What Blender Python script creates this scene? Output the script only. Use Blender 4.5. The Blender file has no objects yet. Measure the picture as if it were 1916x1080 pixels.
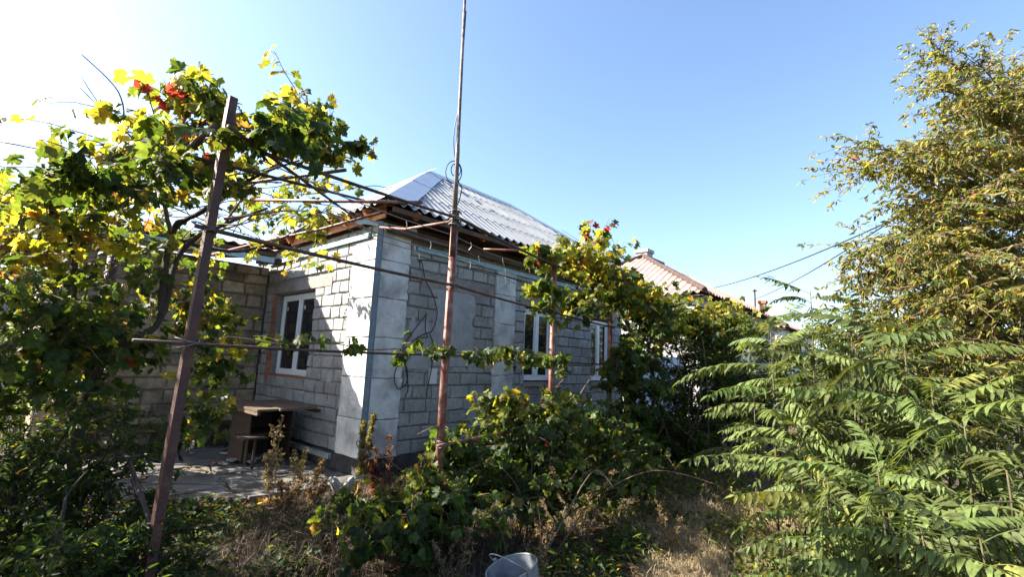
import bpy, math, random
import numpy as np
from mathutils import Vector, Matrix

# ------------------------------------------------------------------ camera
scene = bpy.context.scene
F_PX, PITCH, ROLL, EYE = 885.0, math.radians(9.0), math.radians(2.35), 1.65
cam_d = bpy.data.cameras.new("camera")
cam = bpy.data.objects.new("camera", cam_d)
scene.collection.objects.link(cam)
cam_d.sensor_width = 36.0
cam_d.lens = 36.0 * F_PX / 1916.0
cam_d.clip_start = 0.05
cam_d.clip_end = 3000.0
_f0 = Vector((0, math.cos(PITCH), math.sin(PITCH)))
_u0 = Vector((0, -math.sin(PITCH), math.cos(PITCH)))
_r0 = Vector((1, 0, 0))
CR = _r0 * math.cos(ROLL) + _u0 * math.sin(ROLL)
CU = -_r0 * math.sin(ROLL) + _u0 * math.cos(ROLL)
m = Matrix((CR, CU, -_f0)).transposed().to_4x4()
m.translation = Vector((0, 0, EYE))
cam.matrix_world = m
scene.camera = cam

# ------------------------------------------------------------------ light
SUN_DIR = Vector((-0.815, 0.03, 0.575)).normalized()      # towards the sun
world = bpy.data.worlds.new("World")
scene.world = world
world.use_nodes = True
wn = world.node_tree
wn.nodes.clear()
wo = wn.nodes.new("ShaderNodeOutputWorld")
wb = wn.nodes.new("ShaderNodeBackground")
ws = wn.nodes.new("ShaderNodeTexSky")
ws.sky_type = 'NISHITA'
ws.sun_disc = False
ws.sun_elevation = math.asin(SUN_DIR.z)
ws.sun_rotation = math.atan2(SUN_DIR.x, SUN_DIR.y)
ws.altitude = 60
ws.air_density = 1.0
ws.dust_density = 1.4
ws.ozone_density = 2.6
wb.inputs[1].default_value = 0.08
wn.links.new(ws.outputs[0], wb.inputs[0])
wn.links.new(wb.outputs[0], wo.inputs[0])
sun_d = bpy.data.lights.new("sun", 'SUN')
sun_d.energy = 5.0
sun_d.angle = math.radians(0.53)
sun_d.color = (1.0, 0.93, 0.80)
sun = bpy.data.objects.new("sun", sun_d)
scene.collection.objects.link(sun)
sun.location = (-20, 4, 20)
sun.rotation_euler = (-SUN_DIR).to_track_quat('-Z', 'Y').to_euler()
scene.view_settings.view_transform = 'Standard'
scene.view_settings.look = 'None'
scene.view_settings.gamma = 1.0
scene.view_settings.use_curve_mapping = False
scene.view_settings.exposure = 2.25
scene.render.engine = 'CYCLES'
scene.cycles.max_bounces = 8
scene.cycles.diffuse_bounces = 4
scene.cycles.transmission_bounces = 5
scene.cycles.use_adaptive_sampling = True
scene.cycles.adaptive_threshold = 0.02

# ------------------------------------------------------------------ helpers
rng = np.random.default_rng(11)
random.seed(5)
COL = scene.collection


def at(px, py, depth):
    """world point seen at photo pixel (px,py) at ground distance `depth` (y)"""
    d = CR * ((px - 958) / F_PX) + CU * ((540 - py) / F_PX) + _f0
    return Vector((0, 0, EYE)) + d * (depth / d.y)


def tag(o, label, cat, group=None, kind=None):
    if label: o["label"] = label
    if cat: o["category"] = cat
    if group: o["group"] = group
    if kind: o["kind"] = kind
    return o


def empty(name, loc, rz, label, cat, group=None):
    o = bpy.data.objects.new(name, None)
    o.empty_display_size = 0.2
    COL.objects.link(o)
    o.location = loc
    o.rotation_euler = (0, 0, rz)
    return tag(o, label, cat, group)


class MB:
    def __init__(s):
        s.v, s.f, s.c = [], [], []

    def add(s, vs, fs, col=None):
        b = len(s.v)
        s.v += [tuple(v) for v in vs]
        for f in fs:
            s.f.append(tuple(i + b for i in f))
            s.c.append(col)

    def box(s, lo, hi, col=None):
        x0, y0, z0 = lo; x1, y1, z1 = hi
        vs = [(x0, y0, z0), (x1, y0, z0), (x1, y1, z0), (x0, y1, z0), (x0, y0, z1), (x1, y0, z1), (x1, y1, z1), (x0, y1, z1)]
        s.add(vs, [(0, 3, 2, 1), (4, 5, 6, 7), (0, 1, 5, 4), (1, 2, 6, 5), (2, 3, 7, 6), (3, 0, 4, 7)], col)

    def bar(s, a, b, w, h, up=(0, 0, 1), col=None):
        a, b = Vector(a), Vector(b)
        d = (b - a).normalized()
        sd = d.cross(Vector(up))
        if sd.length < 1e-4: sd = d.cross(Vector((0, 1, 0)))
        sd.normalize()
        u = sd.cross(d)
        vs = []
        for p in (a, b):
            for (i, j) in ((-1, -1), (1, -1), (1, 1), (-1, 1)):
                vs.append(p + sd * (i * w / 2) + u * (j * h / 2))
        s.add(vs, [(0, 1, 2, 3), (7, 6, 5, 4), (0, 4, 5, 1), (1, 5, 6, 2), (2, 6, 7, 3), (3, 7, 4, 0)], col)

    def tube(s, pts, r, n=8, caps=True, col=None):
        pts = [Vector(p) for p in pts]
        if not hasattr(r, '__len__'): r = [r] * len(pts)
        vs, fs = [], []
        ref = None
        for i, p in enumerate(pts):
            d = (pts[min(i + 1, len(pts) - 1)] - pts[max(i - 1, 0)])
            if d.length < 1e-9: d = Vector((0, 0, 1))
            d.normalize()
            if ref is None:
                ref = Vector((1, 0, 0)) if abs(d.x) < .8 else Vector((0, 1, 0))
            a = (ref - d * ref.dot(d))
            if a.length < 1e-6: a = Vector((0, 1, 0)) - d * d.y
            a.normalize(); ref = a
            b = d.cross(a)
            for k in range(n):
                t = 2 * math.pi * k / n
                vs.append(p + (a * math.cos(t) + b * math.sin(t)) * r[i])
        for i in range(len(pts) - 1):
            for k in range(n):
                k2 = (k + 1) % n
                fs.append((i * n + k, i * n + k2, (i + 1) * n + k2, (i + 1) * n + k))
        if caps:
            fs.append(tuple(range(n - 1, -1, -1)))
            fs.append(tuple((len(pts) - 1) * n + k for k in range(n)))
        s.add(vs, fs, col)

    def mesh(s, name, mat, smooth=False):
        me = bpy.data.meshes.new(name)
        me.from_pydata(s.v, [], s.f)
        me.materials.append(mat)
        if any(c is not None for c in s.c):
            at_ = me.color_attributes.new("Col", 'FLOAT_COLOR', 'CORNER')
            arr = []
            for f, c in zip(s.f, s.c):
                arr += list((*(c or (1, 1, 1)), 1.0)) * len(f)
            at_.data.foreach_set("color", arr)
        if smooth:
            me.polygons.foreach_set("use_smooth", [True] * len(me.polygons))
        me.update()
        return me

    def build(s, name, mat, parent=None, smooth=False):
        o = bpy.data.objects.new(name, s.mesh(name, mat, smooth))
        COL.objects.link(o)
        if parent is not None: o.parent = parent
        return o


def inst(name, mesh, parent, loc=None, rot=None, scale=None, matrix=None, color=None):
    o = bpy.data.objects.new(name, mesh)
    COL.objects.link(o)
    if parent is not None: o.parent = parent
    if matrix is not None: o.matrix_local = matrix
    else:
        if loc is not None: o.location = loc
        if rot is not None: o.rotation_euler = rot
        if scale is not None: o.scale = scale
    if color is not None: o.color = (*color, 1)
    return o


def np_mesh(name, V, T, mat, C=None, smooth=False):
    """V (n,3) float, T (m,3) int triangles, C (n,3) per-vertex colour"""
    me = bpy.data.meshes.new(name)
    n, k = len(V), len(T)
    me.vertices.add(n)
    me.vertices.foreach_set("co", np.ascontiguousarray(V, dtype=np.float32).ravel())
    me.loops.add(k * 3)
    me.loops.foreach_set("vertex_index", np.ascontiguousarray(T, dtype=np.int32).ravel())
    me.polygons.add(k)
    me.polygons.foreach_set("loop_start", np.arange(0, k * 3, 3, dtype=np.int32))
    me.polygons.foreach_set("loop_total", np.full(k, 3, dtype=np.int32))
    if smooth: me.polygons.foreach_set("use_smooth", np.ones(k, dtype=bool))
    me.update(calc_edges=True)
    me.validate()
    me.materials.append(mat)
    if C is not None:
        a = me.color_attributes.new("Col", 'FLOAT_COLOR', 'POINT')
        c4 = np.ones((n, 4), dtype=np.float32); c4[:, :3] = C
        a.data.foreach_set("color", c4.ravel())
    return me


def batch(TV, TT, pos, X, Y, Z, sc, cols):
    """stamp template (TV,TT) at many frames; X,Y,Z (n,3) axes"""
    n, k = len(pos), len(TV)
    sc = np.asarray(sc).reshape(n, 1, 1)
    V = (TV[None, :, 0, None] * X[:, None, :] + TV[None, :, 1, None] * Y[:, None, :] + TV[None, :, 2, None] * Z[:, None, :]) * sc + pos[:, None, :]
    T = TT[None] + (np.arange(n) * k)[:, None, None]
    C = np.repeat(cols, k, axis=0)
    return V.reshape(-1, 3), T.reshape(-1, 3), C


class Acc:
    def __init__(s): s.V, s.T, s.C, s.n = [], [], [], 0

    def add(s, V, T, C):
        if len(V) == 0: return
        s.V.append(V); s.T.append(T + s.n); s.C.append(C); s.n += len(V)

    def build(s, name, mat, parent=None, smooth=False):
        o = bpy.data.objects.new(name, np_mesh(name, np.concatenate(s.V), np.concatenate(s.T), mat, np.concatenate(s.C), smooth))
        COL.objects.link(o)
        if parent is not None: o.parent = parent
        return o


def unit(a):
    return a / np.maximum(np.linalg.norm(a, axis=-1, keepdims=True), 1e-9)


# ------------------------------------------------------------------ materials
def nodes(name):
    mt = bpy.data.materials.new(name)
    mt.use_nodes = True
    nt = mt.node_tree
    return mt, nt, nt.nodes["Principled BSDF"], nt.nodes, nt.links


def surf(name, c1, c2, scale=8.0, rough=0.85, bump=0.3, bscale=None, c3=None, c3scale=2.0, c3amt=0.5, objvar=0.0,
         metallic=0.0, spec=0.3, detail=6.0, stretch=None, bdist=0.01):
    """two-tone noise surface + optional third large-scale stain tone + bump, with per-object variation"""
    mt, nt, bs, N, L = nodes(name)
    tc = N.new("ShaderNodeTexCoord")
    oi = N.new("ShaderNodeObjectInfo")
    add = N.new("ShaderNodeVectorMath"); add.operation = 'MULTIPLY_ADD'
    L.new(oi.outputs["Location"], add.inputs[0])
    add.inputs[1].default_value = (1.7, 2.3, 1.1)
    geo = N.new("ShaderNodeNewGeometry")
    if stretch is not None:
        mp = N.new("ShaderNodeMapping")
        L.new(tc.outputs["Object"], mp.inputs[0]); mp.inputs["Scale"].default_value = stretch
        vec = mp.outputs[0]
    else:
        vec = geo.outputs["Position"]
    n1 = N.new("ShaderNodeTexNoise"); n1.inputs["Scale"].default_value = scale; n1.inputs["Detail"].default_value = detail
    n1.inputs["Roughness"].default_value = 0.65
    L.new(vec, n1.inputs["Vector"])
    rmp = N.new("ShaderNodeValToRGB")
    rmp.color_ramp.elements[0].position = 0.33; rmp.color_ramp.elements[1].position = 0.68
    rmp.color_ramp.elements[0].color = (*c1, 1); rmp.color_ramp.elements[1].color = (*c2, 1)
    L.new(n1.outputs[0], rmp.inputs[0])
    out = rmp.outputs[0]
    if c3 is not None:
        n3 = N.new("ShaderNodeTexNoise"); n3.inputs["Scale"].default_value = c3scale; n3.inputs["Detail"].default_value = 5
        L.new(vec, n3.inputs["Vector"])
        mr = N.new("ShaderNodeMapRange"); mr.inputs[1].default_value = 0.48; mr.inputs[2].default_value = 0.66
        mr.inputs[3].default_value = 0; mr.inputs[4].default_value = c3amt
        L.new(n3.outputs[0], mr.inputs[0])
        mx = N.new("ShaderNodeMixRGB"); mx.inputs[2].default_value = (*c3, 1)
        L.new(mr.outputs[0], mx.inputs[0]); L.new(out, mx.inputs[1]); out = mx.outputs[0]
    if objvar > 0:
        hv = N.new("ShaderNodeHueSaturation")
        mr2 = N.new("ShaderNodeMapRange"); mr2.inputs[3].default_value = 1 - objvar; mr2.inputs[4].default_value = 1 + objvar
        L.new(oi.outputs["Random"], mr2.inputs[0]); L.new(mr2.outputs[0], hv.inputs["Value"])
        L.new(out, hv.inputs["Color"]); out = hv.outputs[0]
    L.new(out, bs.inputs["Base Color"])
    bs.inputs["Roughness"].default_value = rough
    bs.inputs["Metallic"].default_value = metallic
    bs.inputs["Specular IOR Level"].default_value = spec
    if bump > 0:
        nb = N.new("ShaderNodeTexNoise"); nb.inputs["Scale"].default_value = bscale or scale * 3; nb.inputs["Detail"].default_value = 8
        L.new(vec, nb.inputs["Vector"])
        bp = N.new("ShaderNodeBump"); bp.inputs["Strength"].default_value = bump; bp.inputs["Distance"].default_value = bdist
        L.new(nb.outputs[0], bp.inputs["Height"]); L.new(bp.outputs[0], bs.inputs["Normal"])
    return mt


M = {}
M['block'] = surf('cinder_block', (.25, .243, .236), (.39, .38, .365), 17, .95, .55, 55, (.15, .145, .14), 1.3, .55, .13, bdist=.02)
M['mortar'] = surf('mortar', (.15, .145, .14), (.28, .27, .26), 22, .95, .7, 40)
M['plaster'] = surf('plaster', (.47, .47, .46), (.66, .66, .65), 6, .9, .6, 22, (.20, .195, .185), 2.6, .65, .05, bdist=.02)
M['plaster_old'] = surf('old_plaster', (.26, .26, .265), (.38, .38, .38), 7, .95, .5, 34, (.25, .25, .25), 2.0, .5)
M['stone'] = surf('limestone', (.20, .155, .11), (.36, .30, .22), 9, .95, .6, 40, (.07, .065, .06), 1.8, .7, .30)
M['mortar_dark'] = surf('stone_mortar', (.10, .09, .08), (.18, .16, .14), 18, .95, .7, 40)
M['lintel'] = surf('concrete_lintel', (.22, .17, .15), (.33, .27, .24), 14, .95, .4, 50, (.14, .10, .09), 3, .5)
M['redbrick'] = surf('red_brick', (.24, .09, .05), (.36, .15, .09), 18, .9, .4, 50, None, 2, .5, .15)
M['plinth'] = surf('tarred_plinth', (.018, .018, .02), (.05, .05, .052), 9, .9, .5, 30, (.12, .11, .10), 3, .4)
M['pvc'] = surf('window_plastic', (.74, .75, .77), (.80, .81, .82), 5, .35, .0, spec=.5)
M['blue'] = surf('blue_paint', (.20, .33, .38), (.28, .42, .47), 12, .6, .25, 50, (.30, .26, .2), 4, .5)
M['blue_steel'] = surf('blue_grey_steel', (.09, .14, .19), (.15, .21, .26), 14, .5, .2, 60, (.14, .10, .08), 6, .4)
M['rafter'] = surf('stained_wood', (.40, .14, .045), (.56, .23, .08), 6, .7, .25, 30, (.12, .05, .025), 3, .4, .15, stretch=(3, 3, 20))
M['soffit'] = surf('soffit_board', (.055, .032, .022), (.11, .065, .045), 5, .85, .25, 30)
M['sheet'] = surf('silver_roof_sheet', (.25, .255, .26), (.34, .345, .35), 3, .5, .1, 20, (.18, .175, .17), .9, .5, .06, metallic=.2, spec=.5)
M['cap'] = surf('galvanised_ridge', (.42, .45, .49), (.54, .57, .61), 3, .35, .03, 12, (.45, .45, .46), 2, .3, .03, metallic=.5, spec=.5)
M['post'] = surf('brown_painted_steel', (.035, .015, .014), (.060, .024, .020), 10, .55, .5, 60, (.10, .045, .03), 9, .6, metallic=.1, spec=.4)
M['pipe'] = surf('rusty_red_pipe', (.11, .033, .024), (.18, .06, .04), 16, .55, .35, 70, (.28, .17, .13), 11, .75, metallic=.1, spec=.4)
M['darkpipe'] = surf('dark_iron_pipe', (.03, .02, .018), (.075, .045, .038), 14, .6, .3, 60, (.13, .07, .05), 6, .5, metallic=.1)
M['mast'] = surf('weathered_mast', (.06, .045, .04), (.24, .19, .17), 18, .6, .4, 50, (.05, .02, .015), 7, .7, metallic=.2)
M['galv_pipe'] = surf('grey_pipe', (.33, .33, .34), (.46, .46, .47), 14, .5, .2, 60, metallic=.4)
M['wire'] = surf('wire', (.10, .09, .085), (.22, .20, .19), 30, .55, 0, metallic=.5)
M['cable'] = surf('black_cable', (.012, .012, .013), (.025, .025, .026), 20, .5, 0)
M['wood'] = surf('weathered_wood', (.08, .052, .036), (.155, .105, .075), 5, .85, .5, 30, (.06, .045, .035), 3, .5, .15, stretch=(14, 2, 14))
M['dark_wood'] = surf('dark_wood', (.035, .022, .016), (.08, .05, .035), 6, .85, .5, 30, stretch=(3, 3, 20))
M['lath'] = surf('fence_lath', (.16, .13, .10), (.30, .25, .20), 6, .9, .4, 30, None, 2, .5, .25, stretch=(12, 12, 2))
M['bark'] = surf('vine_bark', (.028, .021, .016), (.075, .055, .042), 18, .95, .9, 40, None, 2, .5, 0, stretch=(6, 6, 2), bdist=.02)
M['cane'] = surf('vine_cane', (.10, .065, .042), (.20, .14, .095), 30, .85, .3, 60)
M['greenstem'] = surf('green_brown_stem', (.05, .045, .022), (.10, .08, .04), 30, .8, .3, 60)
M['greybark'] = surf('grey_bark', (.11, .095, .08), (.20, .18, .155), 18, .95, .7, 40)
M['zinc'] = surf('zinc_bucket', (.15, .165, .185), (.27, .285, .31), 11, .65, .3, 40, (.11, .10, .09), 7, .7, metallic=.3, spec=.4)
M['slate'] = surf('pinkish_roof_slate', (.34, .235, .20), (.48, .35, .30), 5, .9, .3, 30, (.22, .17, .15), 1.2, .5, .08)
M['white_wall'] = surf('whitewash', (.62, .60, .60), (.74, .72, .72), 4, .9, .3, 20, (.5, .42, .42), 1, .4)
M['blue_gate'] = surf('pale_blue_paint', (.36, .45, .60), (.46, .55, .68), 7, .6, .25, 30, (.3, .3, .32), 3, .4, .08)
M['concrete'] = surf('old_concrete', (.085, .078, .072), (.165, .155, .145), 6, .95, .6, 40, (.045, .04, .034), 1.7, .7, .10)
M['rubble'] = surf('rubble', (.22, .20, .18), (.36, .33, .30), 18, .95, .6, 40, None, 2, .5, .25)

# glass: dark, reflective, see-through
mt, nt, bs, N, L = nodes('window_glass')
bs.inputs["Base Color"].default_value = (.015, .017, .02, 1)
bs.inputs["Roughness"].default_value = 0.04
bs.inputs["Specular IOR Level"].default_value = 0.6
M['glass'] = mt


def leaf_mat(name, obj=False, trans=0.57, rough=.5, spec=.3, boost=(2.3, 1.9, .8)):
    mt, nt, bs, N, L = nodes(name)
    if obj:
        src = N.new("ShaderNodeObjectInfo").outputs["Color"]
    else:
        a = N.new("ShaderNodeAttribute"); a.attribute_name = "Col"; src = a.outputs["Color"]
    geo = N.new("ShaderNodeNewGeometry")
    nz = N.new("ShaderNodeTexNoise"); nz.inputs["Scale"].default_value = 26; nz.inputs["Detail"].default_value = 3
    L.new(geo.outputs["Position"], nz.inputs["Vector"])
    mr = N.new("ShaderNodeMapRange"); mr.inputs[1].default_value = .3; mr.inputs[2].default_value = .7; mr.inputs[3].default_value = .6; mr.inputs[4].default_value = 1.4
    L.new(nz.outputs[0], mr.inputs[0])
    vm = N.new("ShaderNodeVectorMath"); vm.operation = 'SCALE'
    nz2 = N.new("ShaderNodeTexNoise"); nz2.inputs["Scale"].default_value = 55; nz2.inputs["Detail"].default_value = 4
    L.new(geo.outputs["Position"], nz2.inputs["Vector"])
    mr3 = N.new("ShaderNodeMapRange"); mr3.inputs[1].default_value = .56; mr3.inputs[2].default_value = .72; mr3.inputs[4].default_value = .55
    L.new(nz2.outputs[0], mr3.inputs[0])
    mb_ = N.new("ShaderNodeMixRGB"); mb_.inputs[2].default_value = (.13, .095, .035, 1)
    L.new(mr3.outputs[0], mb_.inputs[0]); L.new(src, mb_.inputs[1])
    L.new(mb_.outputs[0], vm.inputs[0]); L.new(mr.outputs[0], vm.inputs["Scale"])
    L.new(vm.outputs[0], bs.inputs["Base Color"])
    bs.inputs["Roughness"].default_value = rough
    bs.inputs["Specular IOR Level"].default_value = spec
    tr = N.new("ShaderNodeBsdfTranslucent")
    vm2 = N.new("ShaderNodeVectorMath"); vm2.operation = 'MULTIPLY'
    L.new(vm.outputs[0], vm2.inputs[0]); vm2.inputs[1].default_value = boost
    L.new(vm2.outputs[0], tr.inputs["Color"])
    mx = N.new("ShaderNodeMixShader"); mx.inputs[0].default_value = trans
    L.new(bs.outputs[0], mx.inputs[1]); L.new(tr.outputs[0], mx.inputs[2])
    L.new(mx.outputs[0], N["Material Output"].inputs["Surface"])
    return mt


M['leaf'] = leaf_mat('vine_leaf')
M['leaf_o'] = leaf_mat('vine_leaf_single', obj=True)
M['frond_o'] = leaf_mat('pinnate_leaf', obj=True, trans=.35, rough=.6, spec=.22, boost=(1.9, 1.6, .7))
M['straw'] = leaf_mat('dry_grass', trans=.25, rough=.8, spec=.15, boost=(1.2, 1.1, .9))

# ground
mt, nt, bs, N, L = nodes('garden_soil')
geo = N.new("ShaderNodeNewGeometry")
n1 = N.new("ShaderNodeTexNoise"); n1.inputs["Scale"].default_value = 3.2; n1.inputs["Detail"].default_value = 9
n2 = N.new("ShaderNodeTexNoise"); n2.inputs["Scale"].default_value = 40; n2.inputs["Detail"].default_value = 6
L.new(geo.outputs["Position"], n1.inputs["Vector"]); L.new(geo.outputs["Position"], n2.inputs["Vector"])
r1 = N.new("ShaderNodeValToRGB")
r1.color_ramp.elements[0].position = .36; r1.color_ramp.elements[0].color = (.045, .035, .026, 1)
r1.color_ramp.elements[1].position = .66; r1.color_ramp.elements[1].color = (.12, .097, .07, 1)
L.new(n1.outputs[0], r1.inputs[0])
r2 = N.new("ShaderNodeValToRGB")
r2.color_ramp.elements[0].color = (.6, .6, .6, 1); r2.color_ramp.elements[1].color = (1.35, 1.3, 1.2, 1)
L.new(n2.outputs[0], r2.inputs[0])
mx = N.new("ShaderNodeMixRGB"); mx.blend_type = 'MULTIPLY'; mx.inputs[0].default_value = 1
L.new(r1.outputs[0], mx.inputs[1]); L.new(r2.outputs[0], mx.inputs[2]); L.new(mx.outputs[0], bs.inputs["Base Color"])
bp = N.new("ShaderNodeBump"); bp.inputs["Strength"].default_value = .8; bp.inputs["Distance"].default_value = .03
L.new(n2.outputs[0], bp.inputs["Height"]); L.new(bp.outputs[0], bs.inputs["Normal"])
bs.inputs["Roughness"].default_value = .97; bs.inputs["Specular IOR Level"].default_value = .1
M['soil'] = mt

# ------------------------------------------------------------------ ground
def hgt(x, y):
    return 0.025 * math.sin(1.7 * x + .6 * y) + 0.02 * math.sin(2.9 * y - 1.3 * x + 1)


def axis_pts(lo, hi, step):
    a = list(np.arange(lo, hi + 1e-6, step))
    ext = [1, 3, 7, 15, 40, 120, 400, 1200]
    return [lo - e for e in reversed(ext)] + a + [hi + e for e in ext]


gx, gy = axis_pts(-9, 9, .3), axis_pts(0, 15, .3)
g = MB()
vs = []
for yy in gy:
    for xx in gx:
        near = max(0, 1 - max(0, abs(xx) - 8) / 6) * max(0, 1 - max(0, yy - 13) / 6)
        vs.append((xx, yy, (hgt(xx, yy) + rng.normal(0, .008)) * near - .03))
nx = len(gx)
fs = [(j * nx + i, j * nx + i + 1, (j + 1) * nx + i + 1, (j + 1) * nx + i) for j in range(len(gy) - 1) for i in range(nx - 1)]
g.add(vs, fs)
go = g.build('ground', M['soil'], smooth=True)
go["kind"] = "structure"

# ------------------------------------------------------------------ the house (local x along the long facade, y along the short one)
HC = Vector((-1.95, 6.8, 0))
RZ = math.radians(48.0)
AX = Vector((math.cos(RZ), math.sin(RZ), 0))
AY = Vector((-math.sin(RZ), math.cos(RZ), 0))


def H(x, y, z=0):
    return HC + AX * x + AY * y + Vector((0, 0, z))


house = empty('block_house', HC, RZ, 'grey cinder block cottage with silver corrugated hip roof and white plaster pilasters', 'house')
ZP, ZT = 0.25, 3.65
LX, LY = 7.2, 4.0


def block_mesh(name, mat, j, bev=.014, seed=0):
    """a unit brick -0.5..0.5, front face -y, with worn chamfered front edges"""
    r = np.random.default_rng(seed)
    m_ = MB()
    a = .5
    bx, bz = bev / .4, bev / .2
    vs = []
    for (x, z) in ((-a, -a), (a, -a), (a, a), (-a, a)):
        vs.append((x, .5, z))
    for (x, z) in ((-a, -a), (a, -a), (a, a), (-a, a)):
        vs.append((x + r.normal(0, j * .5), -.5 + .22, z + r.normal(0, j)))
    for (x, z) in ((-a, -a), (a, -a), (a, a), (-a, a)):
        vs.append((x * (1 - 2 * bx) + r.normal(0, j * .6), -.5 + r.normal(0, .05), z * (1 - 2 * bz) + r.normal(0, j)))
    vs.append((r.normal(0, .15), -.5 - .02 + r.normal(0, .05), r.normal(0, .15)))
    fs = [(0, 1, 5, 4), (1, 2, 6, 5), (2, 3, 7, 6), (3, 0, 4, 7), (4, 5, 9, 8), (5, 6, 10, 9), (6, 7, 11, 10), (7, 4, 8, 11),
          (8, 9, 12), (9, 10, 12), (10, 11, 12), (11, 8, 12)]
    m_.add(vs, fs)
    return m_.mesh(name, mat)


BLK = [block_mesh('block', M['block'], .030, .014, s) for s in range(12)]
STN = [block_mesh('stone', M['stone'], .035, .022, 50 + s) for s in range(8)]
BRK = [block_mesh('brick', M['redbrick'], .02, .01, 80 + s) for s in range(3)]


def lay(parent, name, meshes, p0, u, out, length, z0, z1, hrow, lens, holes, depth=.08, gap=.019, rowjit=0.0, seed=1, proud=.006):
    """course the face with separate pieces; p0 local start, u direction, out = outward normal"""
    r = np.random.default_rng(seed)
    z, k = z0, 0
    ang = math.atan2(u.y, u.x)
    # a piece's own -y looks outward
    if (Matrix.Rotation(ang, 3, 'Z') @ Vector((0, -1, 0))).dot(out) < 0: ang += math.pi
    n = 0
    while z < z1 - .05:
        h = min(hrow * (1 + r.uniform(-rowjit, rowjit)), z1 - z)
        if z1 - z - h < .08: h = z1 - z
        s = -(lens[0] * .5 if k % 2 else 0) - r.uniform(0, .05)
        while s < length - .03:
            ln = r.uniform(*lens)
            a, b = max(s, 0), min(s + ln, length)
            s += ln
            # cut by openings
            segs = [(a, b)]
            for (ha, hb, za, zb) in holes:
                if z + h * .5 > za and z + h * .5 < zb:
                    ns = []
                    for (p, q) in segs:
                        if q <= ha or p >= hb: ns.append((p, q))
                        else:
                            if ha - p > .02: ns.append((p, ha))
                            if q - hb > .02: ns.append((hb, q))
                    segs = ns
            for (p, q) in segs:
                if q - p < .05: continue
                c = p0 + u * ((p + q) / 2) - out * (depth / 2 - proud - r.uniform(-.004, .006)) + Vector((0, 0, z + h / 2))
                inst(name, meshes[r.integers(len(meshes))], parent, loc=c, rot=(0, r.normal(0, .004), ang + r.normal(0, .004)),
                     scale=(q - p - gap, depth, h - gap))
                n += 1
        z += h; k += 1
    return n


def wall_core(parent, name, mat, p0, u, out, length, z0, z1, holes, th=.25, back=.026):
    """mortar bed behind the pieces: a slab with real openings"""
    b = MB()
    xs = sorted({0, length, *[h[0] for h in holes], *[h[1] for h in holes]})
    zs = sorted({z0, z1, *[h[2] for h in holes], *[h[3] for h in holes]})
    for i in range(len(xs) - 1):
        for j in range(len(zs) - 1):
            mx_, mz_ = (xs[i] + xs[i + 1]) / 2, (zs[j] + zs[j + 1]) / 2
            if any(h[0] < mx_ < h[1] and h[2] < mz_ < h[3] for h in holes): continue
            a = p0 + u * xs[i] - out * back; c = p0 + u * xs[i + 1] - out * back
            q = [a, c, c - out * th, a - out * th]
            vv = [Vector((p.x, p.y, zs[j])) for p in q] + [Vector((p.x, p.y, zs[j + 1])) for p in q]
            b.add(vv, [(0, 3, 2, 1), (4, 5, 6, 7), (0, 1, 5, 4), (1, 2, 6, 5), (2, 3, 7, 6), (3, 0, 4, 7)])
    return b.build(name, mat, parent)


X1, Y1 = Vector((1, 0, 0)), Vector((0, 1, 0))
WZ0, WZ1 = 1.30, 2.78
holesR = [(3.35, 4.35, WZ0, WZ1), (5.75, 6.7, WZ0, WZ1)]
linR = [(.78, 2.42, 2.80, 2.97), (3.15, 4.6, 2.80, 2.97), (5.5, 6.95, 2.80, 2.97)]
skipR = [(0, .5, 0, 3.6), (2.45, 3.0, 0, 3.45)]
wr = wall_core(house, 'long_wall', M['mortar'], Vector((0, 0, 0)), X1, -Y1, LX, ZP, ZT, holesR)
nR = lay(wr, 'block', BLK, Vector((0, 0, 0)), X1, -Y1, LX, ZP, ZT, .2, (.36, .42), holesR + linR + skipR, seed=3)
holesL = [(1.95, 3.5, 1.25, 2.78)]
linL = [(1.35, 4.0, 2.80, 2.96)]
skipL = [(0, .72, 0, 3.3)]
brkL = [(3.5, 3.68, 1.15, 2.8), (1.95, 3.5, 1.17, 1.25)]
wl = wall_core(house, 'short_wall', M['mortar'], Vector((0, 0, 0)), Y1, -X1, LY, ZP, ZT, holesL)
nL = lay(wl, 'block', BLK, Vector((0, 0, 0)), Y1, -X1, LY, ZP, ZT, .2, (.24, .42), holesL + linL + skipL + brkL, seed=4)
# the rest of the shell (end and back)
b = MB()
b.box((LX - .26, .24, ZP), (LX, 4.7, ZT)); b.build('end_wall', M['block'], house)
b = MB(); b.box((0, 4.45, ZP), (LX - .27, 4.7, ZT)); b.build('back_wall', M['block'], house)
b = MB(); b.box((.02, 4.0, ZP), (.26, 4.44, ZT)); b.build('inner_wall', M['block'], house)
# dark interior floor and ceiling so that the panes look into a room
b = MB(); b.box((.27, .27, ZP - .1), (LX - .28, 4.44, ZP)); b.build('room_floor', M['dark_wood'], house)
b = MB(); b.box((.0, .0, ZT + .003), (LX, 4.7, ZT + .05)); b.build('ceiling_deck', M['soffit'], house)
b = MB()
b.box((-.03, -.03, -.15), (LX + .02, 4.72, ZP - .004)); pl = b.build('plinth', M['plinth'], house)
b = MB()
b.box((-.09, .8, ZP - .10), (-.033, 4.0, ZP - .03)); b.build('plinth_ledge', M['plaster_old'], house)

def lintel(parent, a, b_, face):
    m_ = MB()
    if face == 'R': m_.box((a[0], -.016, a[2]), (a[1], .10, a[3]))
    else: m_.box((-.016, a[0], a[2]), (.10, a[1], a[3]))
    m_.build('lintel', M['lintel'], house)
for q in linR: lintel(house, q, None, 'R')
for q in linL: lintel(house, (q[0], q[1] - .02, q[2], q[3]), None, 'L')

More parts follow.
